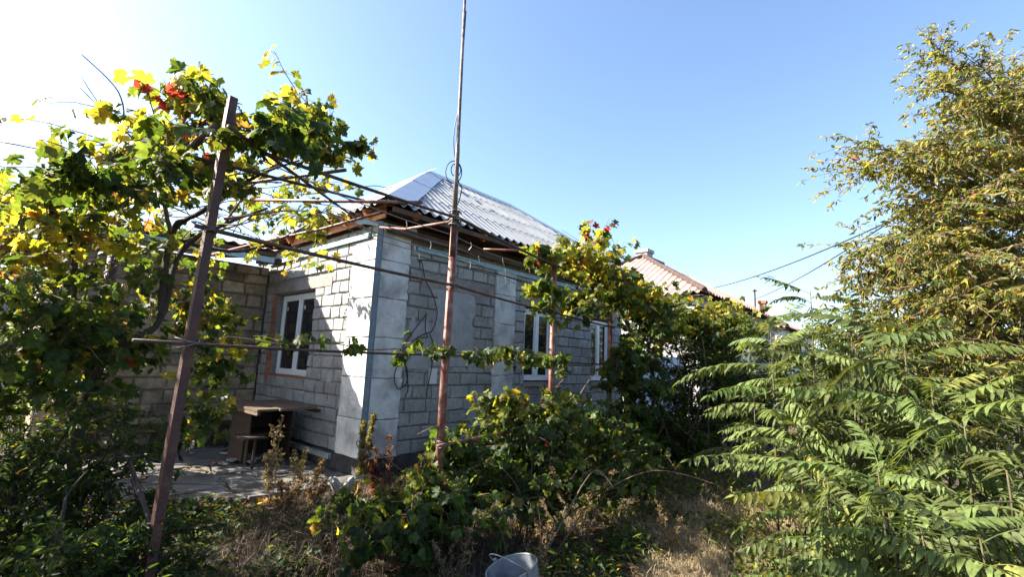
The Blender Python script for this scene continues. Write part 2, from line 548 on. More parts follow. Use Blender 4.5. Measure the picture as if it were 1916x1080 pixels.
# plaster pilasters, cast in lifts with open joints
def ragged(z0, z1, edge, n=9, amp=.008, rr=np.random.default_rng(9)):
    return [(edge + (rr.normal(0, amp) if 0 < i < n else 0), z0 + (z1 - z0) * i / n) for i in range(n + 1)]

def slab_face(parent, name, mat, face, a, b_, z0, z1, proud=.045, amp=.012, topamp=.006, seed=0):
    """a plaster lift with ragged outline, on face 'R' (y=0) or 'L' (x=0)"""
    r = np.random.default_rng(seed)
    n = 8
    out = []
    for i in range(n + 1): out.append((a + (r.normal(0, amp)), z0 + (z1 - z0) * i / n))
    for i in range(1, n): out.append((a + (b_ - a) * i / n, z1 + r.normal(0, topamp)))
    for i in range(n + 1): out.append((b_ + r.normal(0, amp), z1 - (z1 - z0) * i / n))
    for i in range(1, n): out.append((b_ - (b_ - a) * i / n, z0 + r.normal(0, .003)))
    k = len(out)
    m_ = MB()
    cx, cz = (a + b_) / 2, (z0 + z1) / 2
    def P(u, z, d): return (u, -d, z) if face == 'R' else (-d, u, z)
    ins = .010
    vs = [P(u, z, -.015) for u, z in out] + [P(u, z, proud - .008) for u, z in out] + \
         [P(cx + (u - cx) * (1 - ins / (b_ - a) * 2), cz + (z - cz) * (1 - ins / (z1 - z0) * 2), proud) for u, z in out] + [P(cx, cz, proud + .003)]
    fs = []
    for i in range(k):
        j = (i + 1) % k
        fs += [(i, j, k + j, k + i), (k + i, k + j, 2 * k + j, 2 * k + i), (2 * k + i, 2 * k + j, 3 * k)]
    if face == 'R': fs = [tuple(reversed(f)) for f in fs]
    m_.add(vs, fs)
    return m_.build(name, mat, parent)

pil = MB(); pil.box((-.018, -.018, ZP), (.47, .0, 3.5)); pil.box((-.018, .002, ZP), (.0, .69, 3.4))
pil = pil.build('corner_pilaster', M['plaster_old'], house)
zs = [ZP, .78, 1.36, 1.94, 2.52, 3.08, 3.52]
for i in range(6):
    slab_face(pil, 'plaster_lift', M['plaster'], 'R', -.045, .50, zs[i] + .006, zs[i + 1] - .006, .046, topamp=.03 if i == 5 else .004, amp=.022 if i == 5 else .012, seed=20 + i)
    slab_face(pil, 'plaster_lift', M['plaster'], 'L', -.03, .72, zs[i] + .006, (zs[i + 1] if i < 5 else 3.3) - .006, .044, topamp=.03 if i == 5 else .004, seed=30 + i)
pil2 = MB(); pil2.box((2.48, -.018, ZP), (2.97, .0, 3.3)); pil2 = pil2.build('pilaster', M['plaster_old'], house)
zs2 = [ZP, .85, 1.42, 1.95, 2.36, 2.9, 3.36]
for i in range(6):
    slab_face(pil2, 'plaster_lift', M['plaster'], 'R', 2.45, 3.0, zs2[i] + .005, zs2[i + 1] - .005, .04, topamp=.01, seed=40 + i)
# walled-up opening, skimmed with render
slab_face(house, 'plaster_patch', M['plaster_old'], 'R', 1.05, 1.95, 1.55, 2.79, .018, amp=.03, topamp=.012, seed=60)
slab_face(house, 'plaster_patch', M['plaster_old'], 'R', .62, 1.02, 1.5, 2.2, .016, amp=.05, topamp=.05, seed=61)
b = MB(); b.box((1.03, -.022, 1.28), (1.19, -.002, 1.52)); b.build('white_plate', M['white_wall'], house)
sm = np.random.default_rng(71)
for k in range(16):      # smeared mortar left on the block faces
    a = sm.uniform(.6, 6.6); z = sm.uniform(.5, 3.2); w_, h_ = sm.uniform(.10, .35), sm.uniform(.04, .14)
    if any(h[0] - .4 < a < h[1] + .05 and h[2] - .2 < z < h[3] + .1 for h in holesR) or 2.1 < a < 3.0 or (.6 < a < 2.0 and 1.4 < z < 2.9): continue
    slab_face(house, 'mortar_smear', M['plaster_old'], 'R', a, a + w_, z, z + h_, .011, amp=.02, topamp=.012, seed=200 + k)
for k in range(10):
    a = sm.uniform(.8, 1.6) if k < 6 else sm.uniform(.8, 3.4); z = sm.uniform(.5, 3.1) if k < 6 else sm.uniform(.4, 1.0); w_, h_ = sm.uniform(.08, .25), sm.uniform(.04, .14)
    slab_face(house, 'mortar_smear', M['plaster_old'], 'L', a, a + w_, z, z + h_, .011, amp=.02, topamp=.012, seed=230 + k)
# corner angle iron
b = MB()
b.bar((-.075, -.075, .02), (-.075, -.075, 3.62), .075, .075, up=(1, 1, 0)); b.build('corner_angle', M['blue_steel'], house)
b = MB()
b.bar((-.08, -.08, 3.58), (-.32, .2, 3.62), .05, .05); b.bar((-.06, -.09, 3.58), (.5, -.14, 3.60), .05, .05)
b.build('corner_bracket', M['blue'], house)
# pale blue battens at the wall head
b = MB(); b.box((.62, -.055, 3.34), (4.2, -.012, 3.42)); b.build('wall_batten', M['blue'], house)
b = MB(); b.box((4.22, -.055, 3.34), (7.0, -.012, 3.42)); b.build('wall_batten', M['blue'], house)
b = MB(); b.box((-.055, .3, 3.44), (-.012, 2.2, 3.52)); b.build('wall_batten', M['blue'], house)
b = MB(); b.box((-.055, 2.22, 3.40), (-.012, 4.0, 3.48)); b.build('wall_batten', M['blue'], house)

# windows
def window(face, a, b_, z0, z1, rec=.11, mull=(.5,), fw=.065):
    def P(u, d, z): return (u, d, z) if face == 'R' else (d, u, z)
    def bx(m_, u0, u1, d0, d1, za, zb):
        p, q = P(u0, d0, za), P(u1, d1, zb)
        m_.box(tuple(min(i, j) for i, j in zip(p, q)), tuple(max(i, j) for i, j in zip(p, q)))
    m_ = MB()
    bx(m_, a, a + fw, rec, rec + .07, z0, z1); bx(m_, b_ - fw, b_, rec, rec + .07, z0, z1)
    bx(m_, a + fw, b_ - fw, rec, rec + .07, z0, z0 + fw); bx(m_, a + fw, b_ - fw, rec, rec + .07, z1 - fw, z1)
    w = m_.build('window', M['pvc'], house)
    edges = [a + fw] + [a + (b_ - a) * q for q in mull] + [b_ - fw]
    for q in mull:
        mm = MB(); c = a + (b_ - a) * q
        bx(mm, c - fw * .62, c + fw * .62, rec - .008, rec + .066, z0 + fw, z1 - fw); mm.build('mullion', M['pvc'], w)
    for i in range(len(edges) - 1):
        e0 = edges[i] + (fw * .62 if i else 0); e1 = edges[i + 1] - (fw * .62 if i < len(edges) - 2 else 0)
        mm = MB(); s_ = .042
        za, zb = z0 + fw, z1 - fw
        for (u0, u1, z2, z3) in ((e0, e0 + s_, za, zb), (e1 - s_, e1, za, zb), (e0 + s_, e1 - s_, za, za + s_), (e0 + s_, e1 - s_, zb - s_, zb)):
            bx(mm, u0 + .001, u1 - .001, rec + .012, rec + .05, z2 + .001, z3 - .001)
        mm.build('sash', M['pvc'], w)
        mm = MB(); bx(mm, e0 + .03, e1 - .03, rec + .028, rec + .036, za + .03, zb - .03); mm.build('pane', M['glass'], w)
        mm = MB(); bx(mm, e1 - s_ - .10, e1 - s_ - .05, rec + .022, rec + .025, zb - .22, zb - .15)
        if face == 'L': mm.build('maker_sticker', M['white_wall'], w)
    return w
wL = window('L', 1.98, 3.46, 1.28, 2.76, mull=(.5,))
b = MB(); b.box((.02, 1.96, 1.19), (.12, 3.5, 1.276)); b.build('sill_brickwork', M['redbrick'], house)
for k in range(9):
    inst('brick', BRK[k % 3], house, loc=(.04, 3.575, 1.27 + k * .176), rot=(0, 0, -math.pi / 2), scale=(.13, .12, .155))
window('R', 3.38, 4.32, 1.33, 2.75, mull=(.5,))
window('R', 5.78, 6.67, 1.33, 2.75, mull=(.5,))
for (a, c) in ((3.3, 4.4), (5.7, 6.75)):
    b = MB(); b.box((a, -.05, 1.22), (c, .10, 1.296)); b.build('window_sill', M['lintel'], house)

# roof -------------------------------------------------------------
EX0, EX1, EY0, EY1, RD = -.30, 8.0, -.50, 5.0, 2.75
ZE, ZR = 3.78, 5.80
SL = (ZR - ZE) / RD
roof = MB()
roof.add([(EX0 + .05, EY0 + .05, ZE - .03), (EX1 - .05, EY0 + .05, ZE - .03), (EX1 - .05, EY1 - .05, ZE - .03), (EX0 + .05, EY1 - .05, ZE - .03),
          (EX0 + RD, EY0 + RD, ZR - .06), (EX1 - RD, EY0 + RD, ZR - .06)],
         [(0, 1, 5, 4), (1, 2, 5), (2, 3, 4, 5), (3, 0, 4)])
roof = roof.build('roof', M['soffit'], house)
LAM, AMP = .190, .030


def roof_sheets(parent, org, e, inn, length, d, zeave, slope, rows, width, mat, name='roof_sheet', hipl=True, hipr=True, seed=0, lap=.14, amp=AMP, lam=LAM):
    r = np.random.default_rng(seed)
    bounds = [d * i / rows for i in range(rows + 1)]
    ncol = int(math.ceil(length / width))
    for k in range(rows):
        for c in range(ncol):
            ua, ub = c * width, min((c + 1) * width + .06, length)
            w0, w1 = bounds[k], min(bounds[k + 1] + lap, d)
            us = np.arange(ua, ub + 1e-6, lam / 6)
            lift = .010 + .004 * (c % 2)
            top, bot, ok = [], [], []
            jit = r.normal(0, .012)
            for u in us:
                wm = d
                if hipl: wm = min(wm, u)
                if hipr: wm = min(wm, length - u)
                t = min(w1, wm)
                ok.append(t > w0 + .02)
                zz = amp * math.cos(2 * math.pi * u / lam)
                pts = []
                for (w, lf) in ((w0 + (jit if k else 0), lift + .013), (max(t, w0), lift)):
                    p = org + e * u + inn * w
                    pts.append(Vector((p.x, p.y, zeave + slope * w + zz + lf + .01)))
                top.append(pts[0]); bot.append(pts[1])
            m_ = MB()
            for i in range(len(us) - 1):
                if not (ok[i] and ok[i + 1]): continue
                q = [top[i], top[i + 1], bot[i + 1], bot[i]]
                lo = [v - Vector((0, 0, .007)) for v in q]
                m_.add(q + lo, [(0, 1, 2, 3), (7, 6, 5, 4), (0, 4, 5, 1)])
            if m_.f: m_.build(name, mat, parent)


roof_sheets(roof, Vector((EX0, EY0, 0)), X1, Y1, EX1 - EX0, RD, ZE, SL, 4, .99, M['sheet'], seed=1)
roof_sheets(roof, Vector((EX0, EY1, 0)), -Y1, X1, EY1 - EY0, RD, ZE, SL, 4, .99, M['sheet'], seed=2)
roof_sheets(roof, Vector((EX1, EY0, 0)), Y1, -X1, EY1 - EY0, RD, ZE, SL, 4, .99, M['sheet'], seed=3)
roof_sheets(roof, Vector((EX1, EY1, 0)), -X1, -Y1, EX1 - EX0, RD, ZE, SL, 4, .99, M['sheet'], seed=4)


def cap(a, b_, n1, n2, w, nseg):
    """bent metal cap over a hip or ridge; n1,n2 = directions of the two wings (sloping down)"""
    a, b_ = Vector(a), Vector(b_)
    for i in range(nseg):
        p = a.lerp(b_, i / nseg); q = a.lerp(b_, min(1, (i + 1.06) / nseg))
        lf = Vector((0, 0, .062 - .008 * 0 - (.007 if i % 2 else 0)))
        m_ = MB()
        vs = [p + lf + n1 * w, p + lf + Vector((0, 0, .02)), p + lf + n2 * w, q + lf + n1 * w, q + lf + Vector((0, 0, .02)), q + lf + n2 * w]
        vs += [v - Vector((0, 0, .004)) for v in vs]
        m_.add(vs, [(0, 1, 4, 3), (1, 2, 5, 4), (9, 10, 7, 6), (10, 11, 8, 7), (0, 6, 7, 1), (1, 7, 8, 2), (0, 3, 9, 6), (5, 2, 8, 11)])
        m_.build('ridge_cap', M['cap'], roof)


A1 = Vector((EX0 + RD, EY0 + RD, ZR)); A2 = Vector((EX1 - RD, EY0 + RD, ZR))
nf = Vector((1, 0, 0)); nl = Vector((0, 1, 0))
# wings run along the eaves direction of each slope
def wing(v): return Vector(v).normalized()
cap((EX0 - .02, EY0 - .02, ZE - .01), A1, wing((1, 0, 0)), wing((0, 1, 0)), .44, 4)
cap((EX1 + .02, EY0 - .02, ZE - .01), A2, wing((-1, 0, 0)), wing((0, 1, 0)), .34, 4)
cap((EX0 - .02, EY1 + .02, ZE - .01), A1, wing((1, 0, 0)), wing((0, -1, 0)), .34, 4)
cap(A1, A2, wing((0, -1, -SL)), wing((0, 1, -SL)), .22, 2)
# rafters under both visible eaves
for k in range(11):
    x = .30 + k * .70
    yt = min(.55, EY0 + (x - EX0) - .12)
    b = MB(); b.bar((x, EY0 + .06, ZE - .10 + .06 * SL), (x, yt, ZE - .10 + (yt - EY0) * SL), .06, .13); b.build('rafter', M['rafter'], house)
for k in range(6):
    y = .12 + k * .66
    xt = min(.75, EX0 + (y - EY0) - .12)
    b = MB(); b.bar((EX0 + .06, y, ZE - .10 + .06 * SL), (xt, y, ZE - .10 + (xt - EX0) * SL), .06, .15); b.build('rafter', M['rafter'], house)
b = MB(); b.bar((EX0 + .17, EY0 + .25, ZE - .035), (EX0 + .17, 2.8, ZE - .035), .03, .21); b.build('fascia_board', M['rafter'], house)
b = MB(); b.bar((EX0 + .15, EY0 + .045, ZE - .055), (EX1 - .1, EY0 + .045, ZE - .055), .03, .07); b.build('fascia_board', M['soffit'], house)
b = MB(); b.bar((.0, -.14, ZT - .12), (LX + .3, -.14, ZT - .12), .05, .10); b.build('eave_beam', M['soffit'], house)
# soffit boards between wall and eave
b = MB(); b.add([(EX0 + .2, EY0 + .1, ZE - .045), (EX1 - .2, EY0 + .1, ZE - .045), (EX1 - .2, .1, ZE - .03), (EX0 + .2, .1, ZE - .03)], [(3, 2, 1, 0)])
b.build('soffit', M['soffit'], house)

# cables and junction on the pilaster
def hc(*p): return [Vector(q) for q in p]
def smooth_path(pts, n=8):
    pts = [Vector(p) for p in pts]
    out = []
    for i in range(len(pts) - 1):
        p0, p1, p2, p3 = pts[max(i - 1, 0)], pts[i], pts[i + 1], pts[min(i + 2, len(pts) - 1)]
        for k in range(n):
            t = k / n
            out.append(.5 * ((2 * p1) + (p2 - p0) * t + (2 * p0 - 5 * p1 + 4 * p2 - p3) * t * t + (3 * p1 - p0 - 3 * p2 + p3) * t ** 3))
    out.append(pts[-1])
    return out
cabs = [
    [(.62, -.06, 3.2), (.72, -.05, 3.15), (.80, -.06, 2.9), (.95, -.06, 2.7), (1.08, -.06, 2.4), (1.0, -.07, 2.12), (.86, -.06, 2.05), (.6, -.07, 1.9), (.42, -.07, 1.72)],
    [(.86, -.06, 2.38), (.86, -.07, 2.1), (.92, -.06, 2.0), (.80, -.07, 1.98), (.6, -.07, 1.82), (.45, -.08, 1.7)],
    [(.86, -.07, 2.36), (.55, -.09, 1.98), (.40, -.09, 1.75)],
    [(.95, -.06, 2.06), (1.05, -.05, 1.9), (1.05, -.05, 1.55), (1.0, -.05, 1.25), (.98, -.05, 1.08)],
    [(.42, -.08, 1.62), (.34, -.09, 1.4), (.42, -.09, 1.22), (.56, -.08, 1.28), (.58, -.08, 1.45), (.50, -.08, 1.62)],
    [(.52, -.08, 1.6), (.58, -.07, 1.38), (.62, -.06, 1.2), (.57, -.06, 1.08)],
    [(.66, -.04, 3.16), (.8, -.04, 3.22), (1.6, -.03, 3.26), (2.4, -.05, 3.27), (4.5, -.05, 3.18)],
]
for cpts in cabs:
    b = MB(); b.tube(smooth_path(cpts), .008, 6); b.build('cable', M['cable'], house, True)
b = MB(); b.box((.36, -.10, 1.62), (.54, -.04, 1.70)); b.build('junction_box', M['darkpipe'], house)

# ------------------------------------------------------------------ stone outbuilding beside the yard
shed = empty('stone_outbuilding', HC, RZ, 'old tan limestone block outbuilding behind the grape vine, adjoining the cottage', 'outbuilding')
WX = 3.05
sw = wall_core(shed, 'stone_wall', M['mortar_dark'], Vector((-WX, 4.0, 0)), X1, -Y1, WX - .02, .0, 3.36, [], th=.3)
nS = lay(sw, 'stone', STN, Vector((-WX, 4.0, 0)), X1, -Y1, WX - .02, .02, 3.34, .23, (.28, .62), [], depth=.10, gap=.022, rowjit=.22, seed=8, proud=.012)
b = MB(); b.box((-WX, 4.32, 0), (-WX + .3, 7.0, 3.36)); b.box((-WX + .31, 6.7, 0), (-.04, 7.0, 3.36)); b.build('rear_wall', M['stone'], shed)
b = MB(); b.add([(-WX - .08, 2.9, 3.40), (-.34, 2.9, 3.40), (-.34, 7.2, 3.93), (-WX - .08, 7.2, 3.93), (-WX - .08, 2.9, 3.46), (-.34, 2.9, 3.46), (-.34, 7.2, 3.99), (-WX - .08, 7.2, 3.99)],
    [(0, 3, 2, 1), (4, 5, 6, 7), (0, 1, 5, 4), (1, 2, 6, 5), (2, 3, 7, 6), (3, 0, 4, 7)])
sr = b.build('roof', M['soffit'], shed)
roof_sheets(sr, Vector((-WX - .12, 2.84, 0)), X1, Y1, WX - .2, 4.4, 3.48, .12, 3, 1.0, M['slate'], hipl=False, hipr=False, seed=6, amp=.02)
b = MB(); b.box((-WX - .06, 2.92, 3.28), (-.36, 2.96, 3.38)); b.build('eave_beam', M['blue'], shed)
for k in range(5):
    b = MB(); x = -WX + .1 + k * .68
    b.bar((x, 2.98, 3.34), (x, 4.1, 3.48), .06, .11); b.build('rafter', M['dark_wood'], shed)

# neighbour houses along the same street line: hipped roofs, sunlit slope towards the garden
def neighbour(x0, y0, length, d, ze, zr, name, label, wallmat, chim, seed):
    e = empty(name, H(x0, y0, 0), RZ, label, 'house')
    w = 2 * d
    b = MB(); b.box((.35, .35, 0), (length - .35, w - .35, ze - .08)); b.build('wall', wallmat, e)
    b = MB()
    b.add([(.05, .05, ze - .1), (length - .05, .05, ze - .1), (length - .05, w - .05, ze - .1), (.05, w - .05, ze - .1), (d, d, zr - .12), (length - d, d, zr - .12)],
          [(0, 1, 5, 4), (1, 2, 5), (2, 3, 4, 5), (3, 0, 4)])
    rf = b.build('roof', M['soffit'], e)
    sl = (zr - ze) / d
    kw = dict(amp=.05, lam=.30)
    roof_sheets(rf, Vector((0, w, 0)), -Y1, X1, w, d, ze, sl, 3, 1.2, M['slate'], seed=seed, **kw)
    roof_sheets(rf, Vector((0, 0, 0)), X1, Y1, length, d, ze, sl, 3, 1.2, M['slate'], seed=seed + 1, **kw)
    for (a, c) in (((0, 0, ze), (d, d, zr)), ((0, w, ze), (d, d, zr)), ((d, d, zr), (length - d, d, zr))):
        b = MB(); b.tube([Vector(a) + Vector((0, 0, .07)), Vector(c) + Vector((0, 0, .07))], .10, 8); b.build('ridge_cap', M['darkpipe'], rf)
    for (cx, cy, cw, z0, z1, mt_) in chim:
        b = MB()
        b.box((cx - cw / 2, cy - cw / 2, z0), (cx + cw / 2, cy + cw / 2, z1 - .16))
        b.box((cx - cw / 2 - .06, cy - cw / 2 - .06, z1 - .159), (cx + cw / 2 + .06, cy + cw / 2 + .06, z1)); b.build('chimney', M[mt_], rf)
    for k in range(3):
        u = 1.6 + k * (length - 3.2) / 2
        b = MB(); b.box((u - .55, .32, 1.3), (u + .55, .36, 2.7)); wdw = b.build('window', M['pvc'], e)
        for sgn in (-1, 1):
            b = MB(); b.box((u + sgn * .26 - .2, .305, 1.4), (u + sgn * .26 + .2, .318, 2.6)); b.build('pane', M['glass'], wdw)
    return e

nb1 = neighbour(12.3, -.3, 11.0, 4.4, 4.3, 6.9, 'neighbour_house', 'house with pinkish corrugated hipped roof and pale chimney behind the big vine', M['plaster_old'], [(4.9, 4.6, .6, 6.2, 7.35, 'plaster_old')], 70)
nb2 = neighbour(24.5, -.2, 9.0, 3.3, 4.15, 6.0, 'neighbour_house', 'farther low house with small brick chimney and thin flue pipe', M['white_wall'], [(1.9, 1.6, .34, 4.9, 5.85, 'redbrick')], 74)
b = MB(); b.tube([(1.5, 1.9, 4.9), (1.5, 1.9, 6.4)], .05, 8); b.tube([(1.5, 1.9, 6.4), (1.5, 1.9, 6.52)], [.15, .03], 8); b.build('flue_pipe', M['darkpipe'], nb2)

# blue plank gate between the houses
gate = empty('plank_gate', H(7.7, .1), RZ, 'pale blue painted plank gate between the cottage and the pinkish roofed house', 'gate')
for k in range(26):
    b = MB(); h = 2.05 + random.uniform(-.02, .02)
    b.box((k * .142, -.02, .06), (k * .142 + .13, .005, h)); b.build('plank', M['blue_gate'], gate)
for z in (.5, 1.7):
    b = MB(); b.box((0, .008, z), (3.7, .05, z + .09)); b.build('gate_rail', M['dark_wood'], gate)
for x in (-.06, 3.76):
    b = MB(); b.box((x - .05, -.04, 0), (x + .05, .06, 2.25)); b.build('gate_post', M['darkpipe'], gate)

# lath fence beyond the outbuilding
fence = empty('lath_fence', H(-WX - .05, 4.25), math.radians(176), 'weathered grey lath fence at the end of the stone outbuilding', 'fence')
for k in range(42):
    b = MB(); h = 1.75 + random.uniform(-.06, .06); x = .04 + k * .085; t = random.uniform(-.012, .012)
    b.bar((x, 0, .02), (x + t, 0, h), .045, .018, up=(0, 1, 0)); b.build('lath', M['lath'], fence)
for z in (.5, 1.4):
    b = MB(); b.box((0, .012, z), (3.6, .05, z + .07)); b.build('fence_rail', M['lath'], fence)
for x in (.06, 1.8, 3.55):
    b = MB(); b.box((x - .045, .052, -.05), (x + .045, .14, 1.8)); b.build('fence_post', M['lath'], fence)

# ------------------------------------------------------------------ paved yard
yard = bpy.data.objects.new('concrete_yard', None)
COL.objects.link(yard); yard["kind"] = "structure"
yr = np.random.default_rng(21)
def slab(poly, z, th, mat=None):
    m_ = MB(); n = len(poly)
    cx = sum(p[0] for p in poly) / n; cy = sum(p[1] for p in poly) / n
    tl = (yr.normal(0, .006), yr.normal(0, .006))
    def zz(p): return z + (p[0] - cx) * tl[0] + (p[1] - cy) * tl[1]
    vs = [(p[0], p[1], zz(p) - th) for p in poly] + [(p[0], p[1], zz(p) - .006) for p in poly] + [(cx + (p[0] - cx) * .985, cy + (p[1] - cy) * .985, zz(p)) for p in poly]
    fs = [tuple(range(2 * n, 3 * n))]
    for i in range(n):
        j = (i + 1) % n
        fs += [(i, j, n + j, n + i), (n + i, n + j, 2 * n + j, 2 * n + i)]
    m_.add(vs, fs)
    return m_.build('concrete_slab', mat or M['concrete'], yard)
# broken slabs on a jittered grid laid out square to the house
NX, NY, ST = 8, 8, .66
gp = {}
for i in range(NX + 1):
    for j in range(NY + 1):
        gp[i, j] = (-.06 - i * ST + (yr.normal(0, .12) if 0 < i else 0), 3.9 - j * ST + yr.normal(0, .11))
for i in range(NX):
    for j in range(NY):
        if j > 5: continue
        if i >= 4 and j < 1: continue
        q = [gp[i, j], gp[i, j + 1], gp[i + 1, j + 1], gp[i + 1, j]]
        w = [H(*p) for p in q]
        if yr.random() < .12 and j > 3: continue
        def shrink(poly, g=.014):
            cx = sum(p[0] for p in poly) / len(poly); cy = sum(p[1] for p in poly) / len(poly)
            out = []
            for p in poly:
                d = math.hypot(p[0] - cx, p[1] - cy)
                out.append((cx + (p[0] - cx) * (1 - g / d), cy + (p[1] - cy) * (1 - g / d)))
            return out
        pts = []
        for k in range(4):
            a, c = w[k], w[(k + 1) % 4]
            for t in (0, .25, .5, .75):
                p = a.lerp(c, t); e_ = .0 if t == 0 else .014
                pts.append((p.x + yr.normal(0, e_), p.y + yr.normal(0, e_)))
        z = .022 + yr.normal(0, .009)
        if yr.random() < .45:      # cracked in two
            s_ = yr.integers(1, 7)
            A_ = pts[s_:s_ + 9]; B_ = pts[s_ + 8:] + pts[:s_ + 1]
            slab(shrink(A_), z, .09); slab(shrink(B_), z + yr.normal(0, .012), .09)
        else:
            slab(shrink(pts), z, .09)

# loose chips on the paving
chips = empty('rubble_heap', H(-.9, 1.9, .05), 0, 'scatter of broken concrete chips on the paving by the table', 'rubble')
for k in range(46):
    b = MB(); a = yr.uniform(0, 6.28); rr_ = abs(yr.normal(0, .42)); s_ = yr.uniform(.03, .09)
    p = Vector((rr_ * math.cos(a) * 1.5, rr_ * math.sin(a), .0))
    vs = [(p.x + s_ * math.cos(t + a) * yr.uniform(.6, 1.2), p.y + s_ * math.sin(t + a) * yr.uniform(.5, 1), p.z + yr.uniform(.0, .02)) for t in np.linspace(0, 6.28, 6)[:-1]]
    vs2 = [(x * .97 + p.x * .03, y * .97 + p.y * .03, z + s_ * .25) for x, y, z in vs]
    b.add(vs + vs2, [tuple(range(5, 10))] + [(i, (i + 1) % 5, 5 + (i + 1) % 5, 5 + i) for i in range(5)])
    b.build('chip', M['rubble'] if k % 5 else M['redbrick'], chips)

# ------------------------------------------------------------------ table under the window
table = empty('wooden_table', H(-.05, 1.95, .03), RZ, 'rough plank table on a dark cupboard under the cottage window', 'table')
for k, (x0, x1) in enumerate(((-.98, -.70), (-.69, -.40), (-.39, -.12))):
    b = MB(); e_ = (.02, -.03, .03)[k]
    b.box((x0, -.86 + e_, .81), (x1, .56 - e_, .84 + .003 * k)); b.build('tabletop_plank', M['wood'], table)
b = MB(); b.box((-.85, -.30, .0), (-.83, .45, .79)); b.build('cupboard_side', M['dark_wood'], table)
b = MB(); b.box((-.25, -.30, .0), (-.23, .45, .79)); b.build('cupboard_side', M['dark_wood'], table)
b = MB(); b.box((-.828, .43, .0), (-.252, .45, .79)); b.build('cupboard_back', M['dark_wood'], table)
b = MB(); b.box((-.828, -.26, .40), (-.252, .42, .42)); b.build('cupboard_shelf', M['dark_wood'], table)
b = MB(); b.box((-.97, -.82, .755), (-.93, .52, .807)); b.build('table_apron', M['wood'], table)
b = MB(); b.box((-.10, -.84, .755), (-.06, .54, .807)); b.build('wall_cleat', M['dark_wood'], table)
b = MB(); b.box((-1.02, -.62, .40), (-.70, -.12, .425)); b.build('lower_shelf', M['dark_wood'], table)
for y in (-.58, -.17):
    b = MB(); b.bar((-.86, y, 0), (-.86, y, .399), .03, .03, up=(0, 1, 0)); b.build('shelf_leg', M['dark_wood'], table)
bench = empty('plank_bench', H(-1.55, 3.55, .05), RZ, 'low dark plank bench along the stone outbuilding wall', 'bench')
for k in range(2):
    b = MB(); b.box((-1.15, -.24 + k * .2, .34), (1.05, -.06 + k * .2, .375)); b.build('seat_plank', M['dark_wood'], bench)
for x in (-.9, 0, .85):
    b = MB(); b.box((x - .09, -.2, 0), (x + .09, .12, .338)); b.build('leg', M['dark_wood'], bench)

# ------------------------------------------------------------------ trellis
PA, PB, PC = at(281, 1060, 2.5), at(817, 940, 4.3), at(1031, 735, 6.1)
for p_ in (PA, PB, PC): p_.z = 0
STEP = PB - PA
PD = PC + (PC - PB)
RD_ = STEP.normalized()
trel = empty('grape_trellis', PB, 0, 'rusty steel pipe grape trellis with upright posts, rails, wires and a tall thin mast', 'trellis')
def tl(p): return Vector(p) - PB
def tbuild(name, pts, r, mat, n=10, smooth=True, parent=None):
    b = MB(); b.tube([tl(p) for p in pts], r, n); return b.build(name, mat, parent or trel, smooth)
lean = Vector((.05, 0, 0))
b = MB(); b.bar(tl(PA + Vector((-.03, 0, -.3))), tl(PA + Vector((.06, .02, 3.09))), .044, .044, up=(.8, -.6, 0)); b.build('post', M['post'], trel)
tbuild('post', [PB + Vector((0, 0, -.3)), PB + Vector((.0, 0, 1.5)), PB + Vector((.01, 0, 3.05))], .036, M['pipe'])
tbuild('post', [PC + Vector((0, 0, -.3)), PC + Vector((0, 0, 3.05))], .036, M['pipe'])
tbuild('post', [PD + Vector((0, 0, -.3)), PD + Vector((0, 0, 3.0))], .036, M['pipe'])
def up(p, z): return Vector((p.x, p.y, z))
off = Vector((.05, -.035, 0))
def rail(name, a, b_, z0, z1, r, mat, sag=.02, over=(.1, .1), n=9, o=off):
    d = (b_ - a).normalized()
    a2, b2 = a - d * over[0], b_ + d * over[1]
    pts = [up(a2.lerp(b2, t), z0 + (z1 - z0) * t - sag * 4 * t * (1 - t)) + o for t in np.linspace(0, 1, n)]
    return tbuild(name, pts, r, mat, 8)
rail('rail', PA, PB, 2.82, 2.97, .013, M['darkpipe'], .01, (.04, .05))
rail('rail', PB, PC, 2.97, 2.93, .016, M['darkpipe'], .02, (0, .1))
rail('rail', PA, PB, 2.30, 2.33, .0125, M['darkpipe'], .01, (.05, .02))
rail('rail', PB, PC, 2.33, 2.31, .0125, M['darkpipe'], .01, (-.03, .05))
rail('rail', PC, PD, 2.31, 2.31, .014, M['darkpipe'], .01, (0, .05))
rail('rail', PA, PB, 1.685, 1.70, .009, M['darkpipe'], .012, (.24, .02))
rail('rail', PB, PC, 1.70, 1.70, .009, M['darkpipe'], .012, (0, .02))
rail('rail', PC, PD, 1.70, 1.70, .012, M['darkpipe'], .012, (0, .1))
rail('rail', PB, PC, .93, .93, .016, M['pipe'], .0, (.1, .05))
# cross pipes back towards the house
tbuild('cross_pipe', [PB + Vector((0, 0, 2.95)), H(-.12, -.12, 3.52).lerp(PB + Vector((0, 0, 2.95)), .45) - Vector((0, 0, .05)), H(-.12, -.12, 3.52)], .015, M['pipe'])
pa, pb = at(720, 396, 4.4), at(510, 448, 5.65)
tbuild('cross_pipe', [pa, pa.lerp(pb, .5) - Vector((0, 0, .02)), pb, pb + (pb - pa) * .8], .015, M['pipe'])
pa, pb = at(790, 379, 4.06), at(661, 377, 4.15)
tbuild('cross_pipe', [pa, pb, pb + (pb - pa) * 1.6], .015, M['pipe'])
pa, pb = at(647, 318, 3.44), at(571, 328, 3.55)
tbuild('cross_pipe', [pa, pb, pb + (pb - pa) * 4.5], .014, M['mast'])
pa, pb = at(1010, 471, 6.0), at(922, 467, 6.15)
tbuild('cross_pipe', [pa, pb, pb + (pb - pa) * .2], .015, M['pipe'])
pa, pb = at(520, 303, 2.85), at(640, 390, 4.4)
